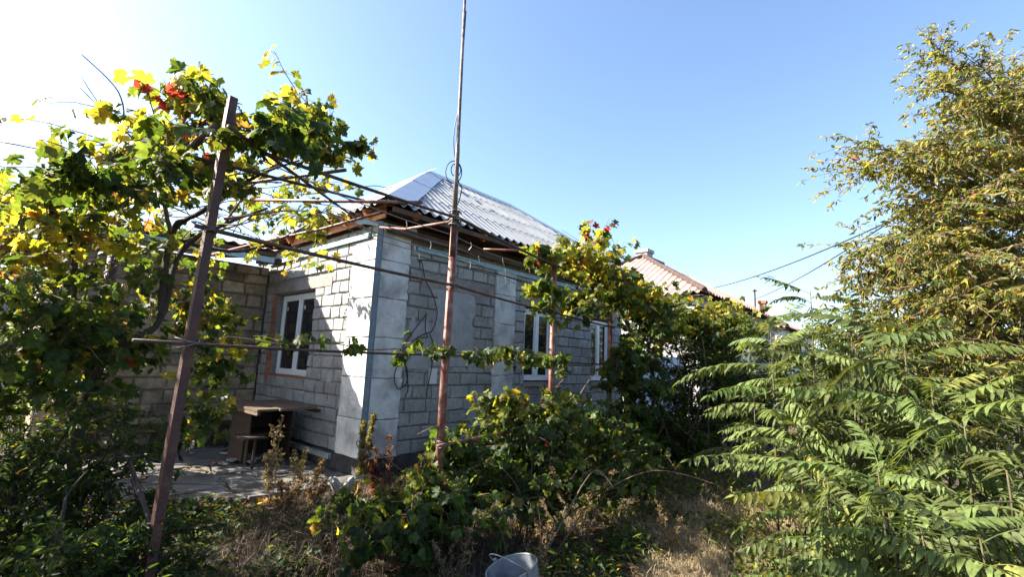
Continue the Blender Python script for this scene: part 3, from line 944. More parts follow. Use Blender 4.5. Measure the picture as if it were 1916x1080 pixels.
tbuild('cross_pipe', [pa - (pb - pa) * .4, pb, pb + (pb - pa) * .4], .011, M['darkpipe'])
pa, pb = at(421, 309, 3.0), at(665, 371, 4.3)
tbuild('cross_pipe', [pa - (pb - pa) * .3, pb, pb + (pb - pa) * .1], .012, M['darkpipe'])
pa, pb = at(395, 430, 3.4), at(505, 455, 4.0)
tbuild('cross_pipe', [up(PA, 2.9), up(PA, 2.9) + Vector((-1.4, 1.27, .05)), up(PA, 2.9) + Vector((-3.3, 3.0, .0))], .022, M['darkpipe'])
tbuild('brace_pipe', [at(180, 815, 3.4), at(240, 858, 3.0), PA + Vector((-.02, 0, .78))], .012, M['darkpipe'])
# wires strung along the row between the cross pipes
nrm = Vector((-RD_.y, RD_.x, 0))
for (o_, z_, s0, s1) in ((.45, 3.0, -1.6, 6.2), (.85, 3.03, -.8, 6.4), (1.25, 3.06, -.6, 6.2), (1.6, 3.1, -.2, 6.0), (.25, 2.72, -1.2, 5.4)):
    pts = [up(PB, z_) + nrm * o_ + RD_ * s for s in np.linspace(s0, s1, 12)]
    pts = [p + Vector((0, 0, -.05 * math.sin(i * 1.1) ** 2)) for i, p in enumerate(pts)]
    tbuild('wire', pts, .005, M['wire'], 5)
    for k in range(6):
        p = pts[2 + k] + RD_ * random.uniform(0, .4)
        b = MB(); b.tube([tl(p), tl(p) + Vector((.01, 0, -.05)), tl(p) + Vector((random.uniform(-.03, .03), .01, -.09))], .004, 4); b.build('wire_twist', M['wire'], trel)
# posts at the yard side that carry the canopy
for (px, D, zt, r_, mt_) in ((196, 5.2, 3.0, .055, M['post']), (10, 4.1, 2.75, .028, M['galv_pipe'])):
    p = at(px, 560, D); p.z = 0
    tbuild('post', [p + Vector((0, 0, -.2)), p + Vector((.02, 0, zt))], r_, mt_)
# the thin mast lashed to the middle post
mb = PB + Vector((.012, -.05, 2.6))
mt_top = at(873, -70, 4.35)
mast = tbuild('mast', [mb, mb.lerp(mt_top, .33), mb.lerp(mt_top, .36), mt_top], [.026, .022, .018, .013], M['mast'])
# mast cable with a hanging coil
cp = [at(872, 20, 4.33), at(866, 110, 4.32), at(861, 190, 4.3), at(851, 235, 4.28), at(849, 270, 4.28), at(853, 308, 4.3), at(858, 340, 4.28), at(864, 350, 4.28), at(860, 372, 4.28), at(855, 385, 4.3)]
tbuild('mast_cable', smooth_path(cp), .005, M['cable'], 5, parent=trel)
for (cx, cy, rx, ry) in ((849, 322, 15, 21), (853, 318, 9, 12)):
    ring = [at(cx + rx * math.cos(t), cy + ry * math.sin(t), 4.27) for t in np.linspace(0, 2 * math.pi, 22)]
    tbuild('mast_cable', ring, .005, M['cable'], 5, parent=trel)
lash = []
for k in range(40):
    t = k / 39
    a = t * 5 * 2 * math.pi
    c = PB + Vector((.012, -.025, 2.88 + .14 * t))
    lash.append(c + Vector((math.cos(a) * .055, math.sin(a) * .075, .02 * math.sin(a * .7))))
tbuild('lashing', lash, .007, M['wire'], 5)

for (p_, zs_) in ((PA, (2.82, 2.30, 1.685)), (PB, (2.33, 1.70, .93)), (PC, (2.31, 1.70, .93))):
    for z_ in zs_:
        loop = []
        for k in range(26):
            a = k / 25 * 3 * 2 * math.pi
            loop.append(up(p_, z_ + .03 * math.sin(a * .5) + random.uniform(-.006, .006)) + Vector((.028 + math.cos(a) * .058, -.018 + math.sin(a) * .055, 0)))
        tbuild('wire_tie', loop, .003, M['wire'], 4)
# overhead service wires crossing to the houses
pole_pt = at(1760, 345, 11)
for k, (e_, nm) in enumerate(((at(1330, 540, 24), 'a'), (at(1412, 560, 30), 'b'))):
    a = at(1665, 393 + k * 1, 11.0); a = a + (a - e_) * .35
    pts = [a.lerp(e_, t) - Vector((0, 0, .35 * 4 * t * (1 - t))) for t in np.linspace(0, 1, 16)]
    b = MB(); b.tube(pts, .02, 5); o = b.build('service_wire', M['cable'])
    tag(o, ('black overhead service wire running to the pinkish roofed house', 'black overhead service wire running to the farther house with the flue')[k], 'wire', 'overhead service wires')

# ------------------------------------------------------------------ bucket
bk = empty('bucket', at(955, 1070, 3.05) * 1.0, 0, 'dented grey zinc bucket with wire bail, tilted in the dry grass', 'bucket')
c_ = at(957, 1062, 3.2)
bk.location = (c_.x, c_.y, c_.z); bk.scale = (1.06, 1.06, 1.1)
bk.rotation_euler = (math.radians(3), math.radians(-17), 0)
def ringpts(r, z, n=28, dent=0): return [(r * math.cos(2 * math.pi * k / n) * (1 + dent * math.cos(4 * math.pi * k / n)), r * math.sin(2 * math.pi * k / n), z) for k in range(n)]
prof = [(.150, .0), (.146, -.06), (.132, -.18), (.118, -.29), (.02, -.29)]
vs, fs = [], []
for (r_, z_) in prof: vs += ringpts(r_, z_, dent=.03 if z_ > -.2 else 0)
prof2 = [(.147, .0), (.142, -.06), (.128, -.18), (.114, -.28), (.02, -.28)]
for (r_, z_) in prof2: vs += ringpts(r_, z_, dent=.03 if z_ > -.2 else 0)
n = 28
for base in (0, 5):
    for i in range(4):
        for k in range(n):
            k2 = (k + 1) % n
            f = ((base + i) * n + k, (base + i + 1) * n + k, (base + i + 1) * n + k2, (base + i) * n + k2)
            fs.append(f if base == 0 else tuple(reversed(f)))
b = MB(); b.add(vs, fs); b.build('pail', M['zinc'], bk, True)
rp = ringpts(.151, .0, dent=.03); rp.append(rp[0])
b = MB(); b.tube(rp, .0055, 6, caps=False); b.build('rim', M['zinc'], bk, True)
ha = Vector((math.cos(math.radians(-50)), math.sin(math.radians(-50)), 0))
hp = Vector((-.77 * .62, -.64 * .62, .80))
bail = [ha * (.152 * math.cos(t)) + hp * (.135 * math.sin(t)) for t in np.linspace(0, math.pi, 18)]
b = MB(); b.tube(bail, .0042, 6); b.build('bail', M['zinc'], bk, True)
for s_ in (-1, 1):
    b = MB(); q = ha * (.153 * s_); b.tube([q - Vector((0, 0, .03)), q + Vector((0, 0, .02))], .012, 6); b.build('ear', M['zinc'], bk)

# ------------------------------------------------------------------ leaf templates
def fan_leaf(seed, half, cup=.25, noise=.05, fold=.18):
    """lobed leaf: base (petiole) at origin, tip along +y, upper side +z; unit = tip length"""
    r = np.random.default_rng(seed)
    pts = [(0.0, 1.0)] if half[0][0] == 0 else []
    a = [(t, q) for t, q in half if t > 0]
    out = [(math.radians(-t), q) for t, q in reversed(a)] + [(0.0, half[0][1])] + [(math.radians(t), q) for t, q in a]
    V = [(0, 0, 0.0)]
    for th, q in out:
        q *= 1 + r.normal(0, .05)
        x, y = math.sin(th) * q, math.cos(th) * q
        z = fold * abs(x) - cup * (x * x + y * y) + r.normal(0, noise)
        V.append((x, y, z))
    n = len(out)
    T = [(0, i + 1, i) for i in range(1, n)]
    return np.array(V, dtype=float), np.array(T, dtype=int)


GR = [(0, 1.0), (8, .84), (14, .88), (21, .70), (27, .62), (36, .78), (43, .74), (54, .90), (63, .72), (71, .74), (80, .55), (93, .66), (105, .60), (117, .62), (132, .50), (150, .46), (166, .22)]
GRL = [(0, 1.0), (14, .84), (27, .62), (50, .88), (66, .72), (80, .55), (105, .64), (140, .5), (165, .22)]
GL = [fan_leaf(s, GR, cup=.12 + .17 * (s % 4), noise=.07, fold=(.3, -.15, .1, .45)[s % 4]) for s in range(9)]
GLL = [fan_leaf(20 + s, GRL, cup=.2, noise=.05, fold=.2) for s in range(4)]
OV = [(0, 1.0), (6, .86), (14, .66), (26, .44), (50, .28), (90, .17), (140, .08)]
OVL = [fan_leaf(40 + s, OV, cup=.35, noise=.02, fold=.35) for s in range(4)]
for i in range(4):      # shift lanceolate leaves so that the petiole sits at the origin
    OVL[i][0][:, 1] += 0.02

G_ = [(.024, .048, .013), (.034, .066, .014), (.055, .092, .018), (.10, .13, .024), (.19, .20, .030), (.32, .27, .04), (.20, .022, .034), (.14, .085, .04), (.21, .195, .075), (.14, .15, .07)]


def palette(n, w, r, jit=.18):
    w = np.array(w, dtype=float); w /= w.sum()
    idx = r.choice(len(w), size=n, p=w)
    c = np.array(G_)[idx]
    return np.clip(c * (1 + r.normal(0, jit, (n, 1))) * (1 + r.normal(0, .06, (n, 3))), .005, .9)


def frames(d, nrm):
    """d = leaf direction (n,3), nrm = wanted upper side (n,3) -> X,Y,Z"""
    Y = unit(d)
    X = unit(np.cross(Y, nrm))
    Z = np.cross(X, Y)
    return X, Y, Z


CAM = np.array([0, 0, EYE])


def in_view(P):
    d = P - CAM
    x = d @ np.array(CR); y = d @ np.array(CU); z = d @ np.array(_f0)
    px = x / np.maximum(z, .01) * F_PX; py = y / np.maximum(z, .01) * F_PX
    return (z > .3) & (np.abs(px) < 990) & (np.abs(py) < 570)


LEAFM = None


def plant_leaves(parent, origin, P, D, Nn, S, C, templ, low, nobj, matname, objmat, leafname='leaf', lowdist=6.5, ltm={}):
    """P,D,Nn world arrays. The nobj largest leaves in view become objects, the rest one joined foliage part"""
    X, Y, Z = frames(D, Nn)
    dist = np.linalg.norm(P - CAM, axis=1)
    score = S / dist * in_view(P)
    order = np.argsort(-score)
    isobj = np.zeros(len(P), bool)
    pick = [i for i in order[:nobj] if score[i] > 0]
    isobj[pick] = True
    key = id(templ)
    if (key, objmat) not in ltm:
        ltm[key, objmat] = [np_mesh('leaf', tv, tt, M[objmat]) for tv, tt in templ]
    ms = ltm[key, objmat]
    r = np.random.default_rng(len(P))
    for i in pick:
        mx = Matrix(((X[i][0] * S[i], Y[i][0] * S[i], Z[i][0] * S[i], P[i][0] - origin[0]),
                     (X[i][1] * S[i], Y[i][1] * S[i], Z[i][1] * S[i], P[i][1] - origin[1]),
                     (X[i][2] * S[i], Y[i][2] * S[i], Z[i][2] * S[i], P[i][2] - origin[2]), (0, 0, 0, 1)))
        inst(leafname, ms[r.integers(len(ms))], parent, matrix=mx, color=tuple(C[i]))
    acc = Acc()
    o = np.array(origin)
    rest = np.where(~isobj)[0]
    for far, tm in ((False, templ), (True, low)):
        sel = rest[(dist[rest] > lowdist) == far]
        which = r.integers(len(tm), size=len(sel))
        for k, (tv, tt) in enumerate(tm):
            q = sel[which == k]
            if len(q): acc.add(*batch(tv, tt, P[q] - o, X[q], Y[q], Z[q], S[q], C[q]))
    if acc.n:
        f = acc.build('foliage', M[matname], parent); f["kind"] = "stuff"
    return len(P)


def cane_path(p, d, L, r, droop=.5, n=7, wob=.12):
    pts = [Vector(p)]
    d = Vector(d).normalized()
    st = L / (n - 1)
    for i in range(n - 1):
        d = (d + Vector((r.normal(0, wob), r.normal(0, wob), r.normal(0, wob) - droop * st * 1.6))).normalized()
        pts.append(pts[-1] + d * st)
    return pts


def vine(name, label, cat, origin, clusters, seed, nobj, size=(.040, .092), w_default=(3, 4, 4, 2, 1, .3, .03, .2), woody=(), group=None, upw=.55, cane_r=.0035, matn='leaf'):
    """clusters: (centre Vector, (rx,ry,rz), canes, leaves per cane, weights or None, droop, upward bias)"""
    r = np.random.default_rng(seed)
    e = empty(name, origin, 0, label, cat, group)
    Ps, Ds, Ns, Ss, Cs = [], [], [], [], []
    cn = MB()
    for cl in clusters:
        c, rad, nc, nl = cl[0], cl[1], cl[2], cl[3]
        w = cl[4] if len(cl) > 4 and cl[4] else w_default
        droop = cl[5] if len(cl) > 5 else .5
        upb = cl[6] if len(cl) > 6 else .35
        szf = cl[7] if len(cl) > 7 else 1.0
        for k in range(nc):
            g_ = r.normal(0, .5, 3); g_ = g_ / max(1, np.linalg.norm(g_))
            st = Vector((c.x + g_[0] * rad[0], c.y + g_[1] * rad[1], c.z + g_[2] * rad[2]))
            a = r.uniform(0, 2 * math.pi)
            L = r.uniform(.25, .7) * max(rad) * 1.2 + .12
            d = Vector((math.cos(a), math.sin(a), upb + r.normal(0, .35)))
            path = cane_path(st, d, L, r, droop)
            cn.tube([p - Vector(origin) for p in path], [cane_r * (1.1 - .6 * i / 6) for i in range(len(path))], 4, caps=False)
            for j in range(nl):
                t = (j + r.uniform(.2, 1)) / nl * (len(path) - 1.001)
                i = int(t); p = path[i].lerp(path[i + 1], t - i)
                a2 = r.uniform(0, 2 * math.pi)
                out = np.array([math.cos(a2), math.sin(a2), r.normal(-.25, .35)])
                pet = r.uniform(.03, .08)
                q = np.array(p) + out * pet
                cn.tube([p - Vector(origin), Vector(q) - Vector(origin)], .0013, 3, caps=False)
                nn = np.array([0, 0, upw]) + r.normal(0, .55, 3) + np.array([-.25, -.1, .1])
                Ps.append(q); Ds.append(out + np.array([0, 0, -.55 + r.normal(0, .3)])); Ns.append(nn)
                Ss.append(r.uniform(*size) * szf)
                Cs.append(palette(1, w, r)[0])
    if cn.f: cn.build('cane', M['cane'], e)['kind'] = 'stuff'
    for (pts, rads, mt_) in woody:
        path = smooth_path(pts, 6)
        rr_ = np.interp(np.linspace(0, 1, len(path)), np.linspace(0, 1, len(rads)), rads)
        path = [p + Vector((r.normal(0, .15), r.normal(0, .15), r.normal(0, .1))) * float(q) for p, q in zip(path, rr_)]
        b = MB(); b.tube([p - Vector(origin) for p in path], [float(q) * (1 + r.normal(0, .12)) for q in rr_], 8)
        b.build('trunk' if max(rads) > .028 else 'branch', M[mt_], e, True)
    if Ps:
        plant_leaves(e, origin, np.array(Ps), np.array(Ds), np.array(Ns), np.array(Ss), np.array(Cs), GL, GLL, nobj, matn, matn + '_o')
    return e, len(Ps)


cnt = {}
YEL = (.6, 1.2, 2.4, 5, 7, 4, .08, .3)
MIX = (2, 3, 4, 4, 3, 1.2, .05, .3)
RED = (1, 1.5, 2, 3, 3, 1.5, 2.6, .6)
GRN = (5, 6, 4, 1, .4, .1, .02, .1)
DRY = (2, 3, 4, 4, 3, 2, .4, 2.2)
# --- the big vine on the yard side of the trellis
A_ = at
LC = [
    (A_(345, 225, 3.1), (.26, .3, .16), 14, 8, RED, .3, .35), (A_(275, 250, 3.2), (.20, .3, .15), 10, 8, YEL, .3, .35),
    (A_(420, 225, 3.0), (.14, .25, .18), 9, 8, MIX, .3, .35), (A_(580, 225, 3.0), (.12, .2, .15), 10, 8, YEL, .3, .4),
    (A_(600, 260, 3.0), (.14, .25, .10), 11, 8, MIX, .5, .1), (A_(520, 250, 2.5), (.10, .12, .11), 9, 7, GRN, .6, .1, 1.1),
    (A_(380, 300, 3.2), (.30, .4, .2), 12, 8, MIX), (A_(250, 320, 3.3), (.35, .4, .18), 16, 8, YEL, .5, .1),
    (A_(150, 375, 3.5), (.36, .5, .18), 15, 8, MIX, .5, 0), (A_(60, 400, 3.7), (.36, .5, .18), 15, 8, YEL, .5, 0),
    (A_(175, 335, 2.6), (.16, .2, .12), 9, 7, GRN, .5, .2, 1.1), (A_(330, 310, 2.6), (.2, .2, .12), 9, 7, GRN, .5, .2, 1.05),
    (A_(60, 450, 3.2), (.3, .4, .16), 12, 8, YEL, .5, 0), (A_(150, 430, 3.5), (.35, .5, .18), 10, 8, MIX),
    (A_(300, 400, 4.2), (.4, .4, .2), 4, 8, MIX), (A_(480, 390, 4.4), (.4, .7, .2), 6, 8, YEL),
    (A_(555, 350, 5.2), (.35, .6, .2), 10, 8, YEL), (A_(590, 400, 5.6), (.22, .4, .14), 6, 8, MIX),
    (A_(520, 420, 6.0), (.5, .5, .2), 8, 8, MIX), (A_(600, 445, 6.1), (.12, .12, .08), 4, 7, YEL), (A_(400, 460, 5.6), (.45, .6, .2), 9, 8, MIX),
    (Vector((-3.35, 7.2, 3.15)), (.25, .3, .12), 4, 6, YEL, .6, 0), (Vector((-3.0, 7.0, 2.95)), (.15, .2, .1), 2, 6, MIX, .6, 0),
    # hanging curtains
    (A_(110, 560, 3.0), (.32, .35, .25), 15, 8, GRN, .9, -.3), (A_(40, 610, 2.9), (.28, .35, .28), 13, 8, GRN, .9, -.3),
    (A_(250, 540, 3.8), (.28, .4, .25), 11, 8, GRN, .9, -.3), (A_(170, 640, 3.4), (.3, .35, .25), 10, 8, GRN, .9, -.3),
    (A_(330, 520, 4.4), (.3, .35, .3), 11, 8, MIX, .9, -.3), (A_(395, 590, 4.6), (.18, .25, .3), 13, 8, MIX, .9, -.5),
    (A_(390, 690, 4.6), (.16, .22, .28), 12, 8, GRN, .9, -.6), (A_(385, 770, 4.6), (.12, .18, .16), 6, 8, GRN, .9, -.6),
    (A_(60, 500, 4.6), (.5, .5, .25), 9, 8, MIX, .8, -.2), (A_(230, 470, 4.8), (.5, .5, .22), 9, 8, GRN, .8, -.2),
    (A_(95, 700, 3.0), (.22, .3, .2), 7, 8, GRN, .9, -.4), (A_(230, 620, 3.6), (.22, .25, .2), 8, 8, GRN, .9, -.3),
    (A_(20, 470, 5.2), (.5, .5, .3), 8, 8, MIX, .8, -.2),
]
# the same canopy running on unseen, plus vine clumps added to shade the yard
for (x, y, z) in ((-4.2, 2.4, 3.0), (-5.0, 3.3, 3.0), (-3.4, 1.6, 2.95), (-4.4, 1.3, 3.0), (-5.6, 2.2, 3.05), (-6.0, 4.4, 3.0), (-5.2, 4.8, 3.0), (-2.7, .7, 2.95), (-3.7, .4, 3.0), (-5.1, .9, 3.0), (-6.2, 3.0, 2.6), (-5.8, 1.4, 2.5), (-4.7, 2.9, 2.5), (-6.6, 6.6, 2.1), (-7.1, 6.7, 2.7), (-6.2, 6.4, 1.5), (-6.4, 6.0, 2.0), (-6.9, 6.2, 2.5), (-6.0, 5.5, 1.6), (-5.7, 6.2, 1.1), (-6.3, 5.2, 1.2), (-6.6, 5.7, 1.4), (-6.5, 6.5, 2.5), (-5.4, 3.4, 2.0), (-6.6, 4.0, 2.2), (-6.4, 5.0, 2.7), (-7.2, 5.6, 2.6), (-7.4, 4.8, 2.0), (-6.9, 5.9, 1.7), (-7.9, 6.0, 3.1), (-6.8, 3.6, 1.2), (-5.0, 2.2, 1.8), (-8.2, 5.2, 3.2), (-7.4, 6.4, 2.4), (-6.0, 5.6, 3.1), (-4.3, 2.0, 2.3)):
    LC.append((Vector((x, y, z)), (.7, .75, .25), 17, 8, MIX, .7, -.1))
tA = A_(125, 1010, 3.3); tA.z = 0
LW = [
    ([tA, A_(135, 880, 3.3), A_(150, 780, 3.3), A_(185, 695, 3.35), A_(235, 640, 3.4), A_(300, 598, 3.6), A_(340, 470, 3.9), A_(420, 420, 4.1), A_(500, 390, 4.6)], [.042, .036, .034, .03, .027, .024, .022, .018, .01], 'bark'),
    ([A_(140, 830, 3.32), A_(132, 730, 3.4), A_(128, 640, 3.5), A_(140, 520, 3.6), A_(120, 420, 3.6), A_(60, 360, 3.7)], [.032, .028, .024, .02, .016, .008], 'bark'),
    ([A_(300, 598, 3.6), A_(320, 440, 3.8), A_(380, 395, 3.7), A_(480, 330, 3.5), A_(560, 300, 3.3)], [.022, .026, .02, .012, .006], 'bark'),
    ([A_(320, 440, 3.8), A_(300, 330, 3.5), A_(330, 250, 3.2), A_(395, 160, 3.1)], [.018, .012, .008, .003], 'cane'),
    ([A_(330, 450, 3.9), A_(450, 470, 4.6), A_(560, 430, 5.6), A_(620, 380, 5.9)], [.02, .014, .009, .005], 'bark'),
    ([A_(0, 265, 3.4), A_(110, 285, 3.4), A_(230, 300, 3.4), A_(360, 330, 3.6)], [.005, .006, .007, .008], 'cane'),
    ([A_(150, 140, 3.2), A_(190, 200, 3.2), A_(240, 250, 3.3), A_(300, 330, 3.5)], [.002, .004, .006, .008], 'cane'),
    ([A_(420, 420, 4.1), A_(470, 350, 3.9), A_(560, 260, 3.2), A_(575, 170, 3.0)], [.014, .01, .006, .003], 'cane'),
    ([A_(420, 410, 4.0), A_(530, 395, 4.6), A_(600, 395, 5.2)], [.012, .008, .004], 'cane'),
    ([A_(560, 290, 3.2), A_(590, 260, 3.1), A_(640, 240, 3.0)], [.006, .004, .002], 'cane'),
    ([A_(195, 510, 4.8), A_(280, 470, 4.6), A_(380, 440, 4.6), A_(520, 400, 5.0)], [.01, .012, .012, .006], 'cane'),
    ([A_(30, 520, 3.6), A_(110, 500, 3.8), A_(210, 480, 4.2)], [.006, .007, .006], 'cane'),
]
rb = np.random.default_rng(77)
for k in range(34):      # tangle of bare canes through the canopy
    px, py, D = rb.uniform(60, 600), rb.uniform(300, 470), rb.uniform(3.3, 5.2)
    p = [A_(px, py, D)]
    d = Vector((rb.normal(0, 1), rb.normal(0, .8), rb.normal(0, .25))).normalized()
    for i in range(4):
        d = (d + Vector((rb.normal(0, .3), rb.normal(0, .3), rb.normal(0, .2)))).normalized()
        p.append(p[-1] + d * .28)
    LW.append((p, [.006, .006, .005, .003], 'cane'))
LC = [(c[0], c[1], int(c[2] * 1.4), *c[3:]) for c in LC]
v1, cnt['left'] = vine('grape_vine', 'big grape vine on the trellis by the yard, yellow-green with red leaves', 'vine', tA, LC, 1, 290, woody=LW, size=(.040, .088))

# --- shoots lying along the waist-high rail
rc = np.random.default_rng(5)
RC = []
RWo = []
def railpt(s, z):   # s in metres from the first post
    a, l1 = PA, (PB - PA).length
    p = PA.lerp(PB, s / l1) if s < l1 else PB.lerp(PC, (s - l1) / (PC - PB).length)
    return up(p, z) + off
for s in np.arange(.55, 4.6, .155):
    if rc.random() < .12: continue
    dens = 3 if s < 2.2 else 4
    RC.append((railpt(s, 1.73 + rc.normal(0, .012)), (.06, .06, .04), dens - 1, 3 if s < 2 else 4, (2, 4, 5, 3, 1.4, .3, .02, .1), .7, .2, .92))
pts = [railpt(s, 1.72 + .012 * math.sin(s * 9)) + Vector((.012 * math.sin(s * 23), .012 * math.cos(s * 19), 0)) for s in np.arange(.2, 4.6, .12)]
RWo.append((pts, [.004, .004, .005, .005, .004], 'cane'))
RWo.append(([railpt(4.4, 1.72), railpt(4.5, 1.5), up(PC, 1.2) + Vector((-.1, -.15, 0)), up(PC, .85) + Vector((-.2, -.2, 0))], [.005, .005, .005, .005], 'cane'))
for z in (1.55, 1.35, 1.15):
    RC.append((railpt(4.42, z), (.07, .07, .07), 3, 4, None, .8, 0, .7))
ro = railpt(2.2, 1.7)
v2, cnt['rail'] = vine('grape_vine', 'thin trailing vine shoots laid along the waist-high trellis rail', 'vine', ro, RC, 2, 290, woody=RWo, cane_r=.0022)

# --- the vine past the last posts, hanging in a curtain
MC = [
    (A_(1135, 520, 7.2), (.3, .4, .2), 14, 8, YEL), (A_(1185, 550, 7.8), (.35, .4, .2), 14, 8, YEL), (A_(1290, 610, 9.4), (.5, .5, .25), 14, 8, YEL), (A_(1340, 625, 9.8), (.5, .5, .25), 14, 8, DRY), (A_(1385, 620, 10.4), (.45, .5, .3), 14, 8, YEL), (A_(1245, 625, 8.6), (.45, .5, .25), 12, 8, YEL),
    (A_(1010, 480, 6.0), (.12, .2, .15), 7, 7, (1, 2, 3, 5, 4, .6, .3, 0), .8, 0, 1.1), (A_(1025, 555, 5.95), (.10, .15, .2), 6, 7, (2, 3, 4, 4, 2, .2, 0, 0), 1, -.5, 1.15),
    (A_(1070, 490, 6.5), (.3, .4, .2), 14, 8, YEL), (A_(1115, 495, 7.0), (.3, .5, .2), 17, 8, YEL), (A_(1150, 555, 7.2), (.35, .5, .28), 18, 8, MIX),
    (A_(1090, 560, 6.8), (.25, .4, .3), 15, 8, MIX, .9, -.3), (A_(1200, 575, 8.0), (.45, .5, .3), 22, 8, MIX), (A_(1210, 600, 8.0), (.45, .5, .3), 17, 8, GRN, .8, -.2),
    (A_(1260, 595, 9), (.5, .6, .3), 20, 8, MIX), (A_(1320, 590, 10), (.6, .6, .3), 22, 8, YEL), (A_(1360, 600, 10.5), (.5, .6, .35), 17, 8, DRY),
    (A_(1290, 620, 9.5), (.6, .6, .3), 18, 8, GRN), (A_(1390, 640, 10.5), (.45, .6, .4), 16, 8, MIX), (A_(1235, 580, 9.2), (.3, .5, .2), 8, 8, DRY, .2, .8),
    (A_(1110, 450, 6.8), (.2, .3, .12), 5, 7, DRY, .1, 1.2), (A_(1165, 470, 7.4), (.2, .2, .2), 3, 4, DRY, .1, 1.6, .8),
    (A_(1180, 660, 7.4), (.22, .35, .4), 20, 8, GRN, .9, -.5), (A_(1190, 740, 7.4), (.25, .4, .4), 20, 8, GRN, .9, -.5), (A_(1150, 700, 7.2), (.15, .3, .3), 9, 8, GRN, .9, -.5),
    (A_(1220, 700, 7.8), (.2, .3, .4), 9, 8, GRN, .9, -.5), (A_(1180, 820, 7.0), (.35, .4, .25), 17, 8, GRN, .9, -.3), (A_(1100, 780, 6.6), (.25, .3, .25), 12, 8, GRN, .9, -.3),
    (A_(1340, 670, 9.8), (.4, .5, .5), 20, 8, GRN, .9, -.4), (A_(1350, 750, 9.4), (.4, .5, .5), 20, 8, GRN, .9, -.4),
]
p0 = up(PD, 0) + Vector((.1, -.1, 0))
MW = [
    ([p0, A_(1185, 760, 7.7), A_(1190, 660, 7.8), A_(1150, 560, 7.4), A_(1090, 500, 6.7)], [.04, .035, .03, .02, .01], 'bark'),
    ([p0 + Vector((.25, .1, 0)), A_(1225, 740, 8.0), A_(1215, 640, 8.0), A_(1270, 570, 9), A_(1350, 590, 10.3)], [.035, .03, .028, .02, .01], 'bark'),
    ([A_(1035, 805, 6.2), A_(1060, 780, 6.3), A_(1100, 715, 6.5), A_(1125, 690, 6.6)], [.008, .007, .005, .003], 'cane'),
    ([A_(1090, 560, 6.6), A_(1115, 590, 6.5), A_(1135, 600, 6.5)], [.007, .006, .003], 'cane'),
    ([A_(1050, 430, 6.7), A_(1075, 445, 6.7), A_(1110, 470, 6.8)], [.002, .003, .005], 'cane'),
]
for k in range(16):
    px = rb.uniform(1150, 1320); D = rb.uniform(7.4, 8.6)
    MW.append(([A_(px, 630, D), A_(px + rb.normal(0, 12), 690, D), A_(px + rb.normal(0, 20), 760, D), A_(px + rb.normal(0, 25), 830, D)], [.006, .006, .005, .004], 'cane'))
MC = [(c[0], c[1], int(c[2] * 1.7), *c[3:]) for c in MC]
v3, cnt['mid'] = vine('grape_vine', 'dense grape vine hanging like a curtain before the far end of the cottage', 'vine', p0, MC, 3, 260, woody=MW, size=(.07, .10))

# --- vine sprawling over the ground at the foot of the trellis
GC = []
low = [(960, 800, 5.2), (1010, 790, 5.4), (1060, 800, 5.6), (920, 840, 5.0), (980, 860, 5.0), (1050, 860, 5.2), (1110, 830, 5.8), (870, 850, 4.7), (900, 900, 4.6), (970, 920, 4.6), (1050, 920, 4.8), (1120, 900, 5.2), (840, 900, 4.4), (800, 930, 4.2), (770, 970, 4.0), (860, 960, 4.1), (740, 1000, 3.8), (1130, 870, 6.0), (1180, 900, 5.6)]
for (px, py, D) in low:
    GC.append((A_(px, py, D), (.28, .3, .16), 15, 8, (4, 5, 5, 3, 1.2, .2, .02, .2), .5, .3, .9))
GC += [(A_(945, 770, 5.0), (.2, .22, .10), 10, 8, (1, 2, 4, 6, 4, .6, .1, .1), .3, .6), (A_(1040, 765, 5.6), (.22, .25, .10), 10, 8, (1, 2, 4, 6, 4, .8, .1, .1), .3, .6),
       (A_(820, 830, 4.5), (.12, .15, .12), 6, 7, None, .3, .5), (A_(790, 920, 4.2), (.12, .15, .12), 7, 7, (1, 2, 4, 5, 3, .6, .1, .1), .3, .5), (A_(690, 1010, 3.6), (.15, .15, .08), 6, 7, None, .3, .4),
       (A_(720, 950, 4.0), (.15, .15, .06), 5, 7, GRN, .3, .4), (A_(640, 940, 4.3), (.12, .12, .05), 4, 7, GRN, .3, .4), (A_(1200, 850, 6.2), (.3, .3, .2), 12, 8, GRN, .5, .2)]
go_ = A_(930, 960, 4.7); go_.z = 0
GW = []
for k in range(14):
    a = A_(rb.uniform(780, 1120), rb.uniform(900, 960), rb.uniform(4.3, 5.2)); a.z = 0
    b_ = a + Vector((rb.normal(0, .4), rb.normal(0, .4), rb.uniform(.5, 1.0)))
    GW.append(([a, a.lerp(b_, .4) + Vector((rb.normal(0, .1), 0, .1)), b_, b_ + Vector((rb.normal(0, .3), rb.normal(0, .2), -.1))], [.009, .007, .005, .003], 'cane'))
GC = [(c[0], c[1], int(c[2] * 1.5), *c[3:]) for c in GC]
v4, cnt['ground'] = vine('grape_vine', 'bushy vine sprawling over the ground round the middle trellis post', 'vine', go_, GC, 4, 280, woody=GW, size=(.055, .085))

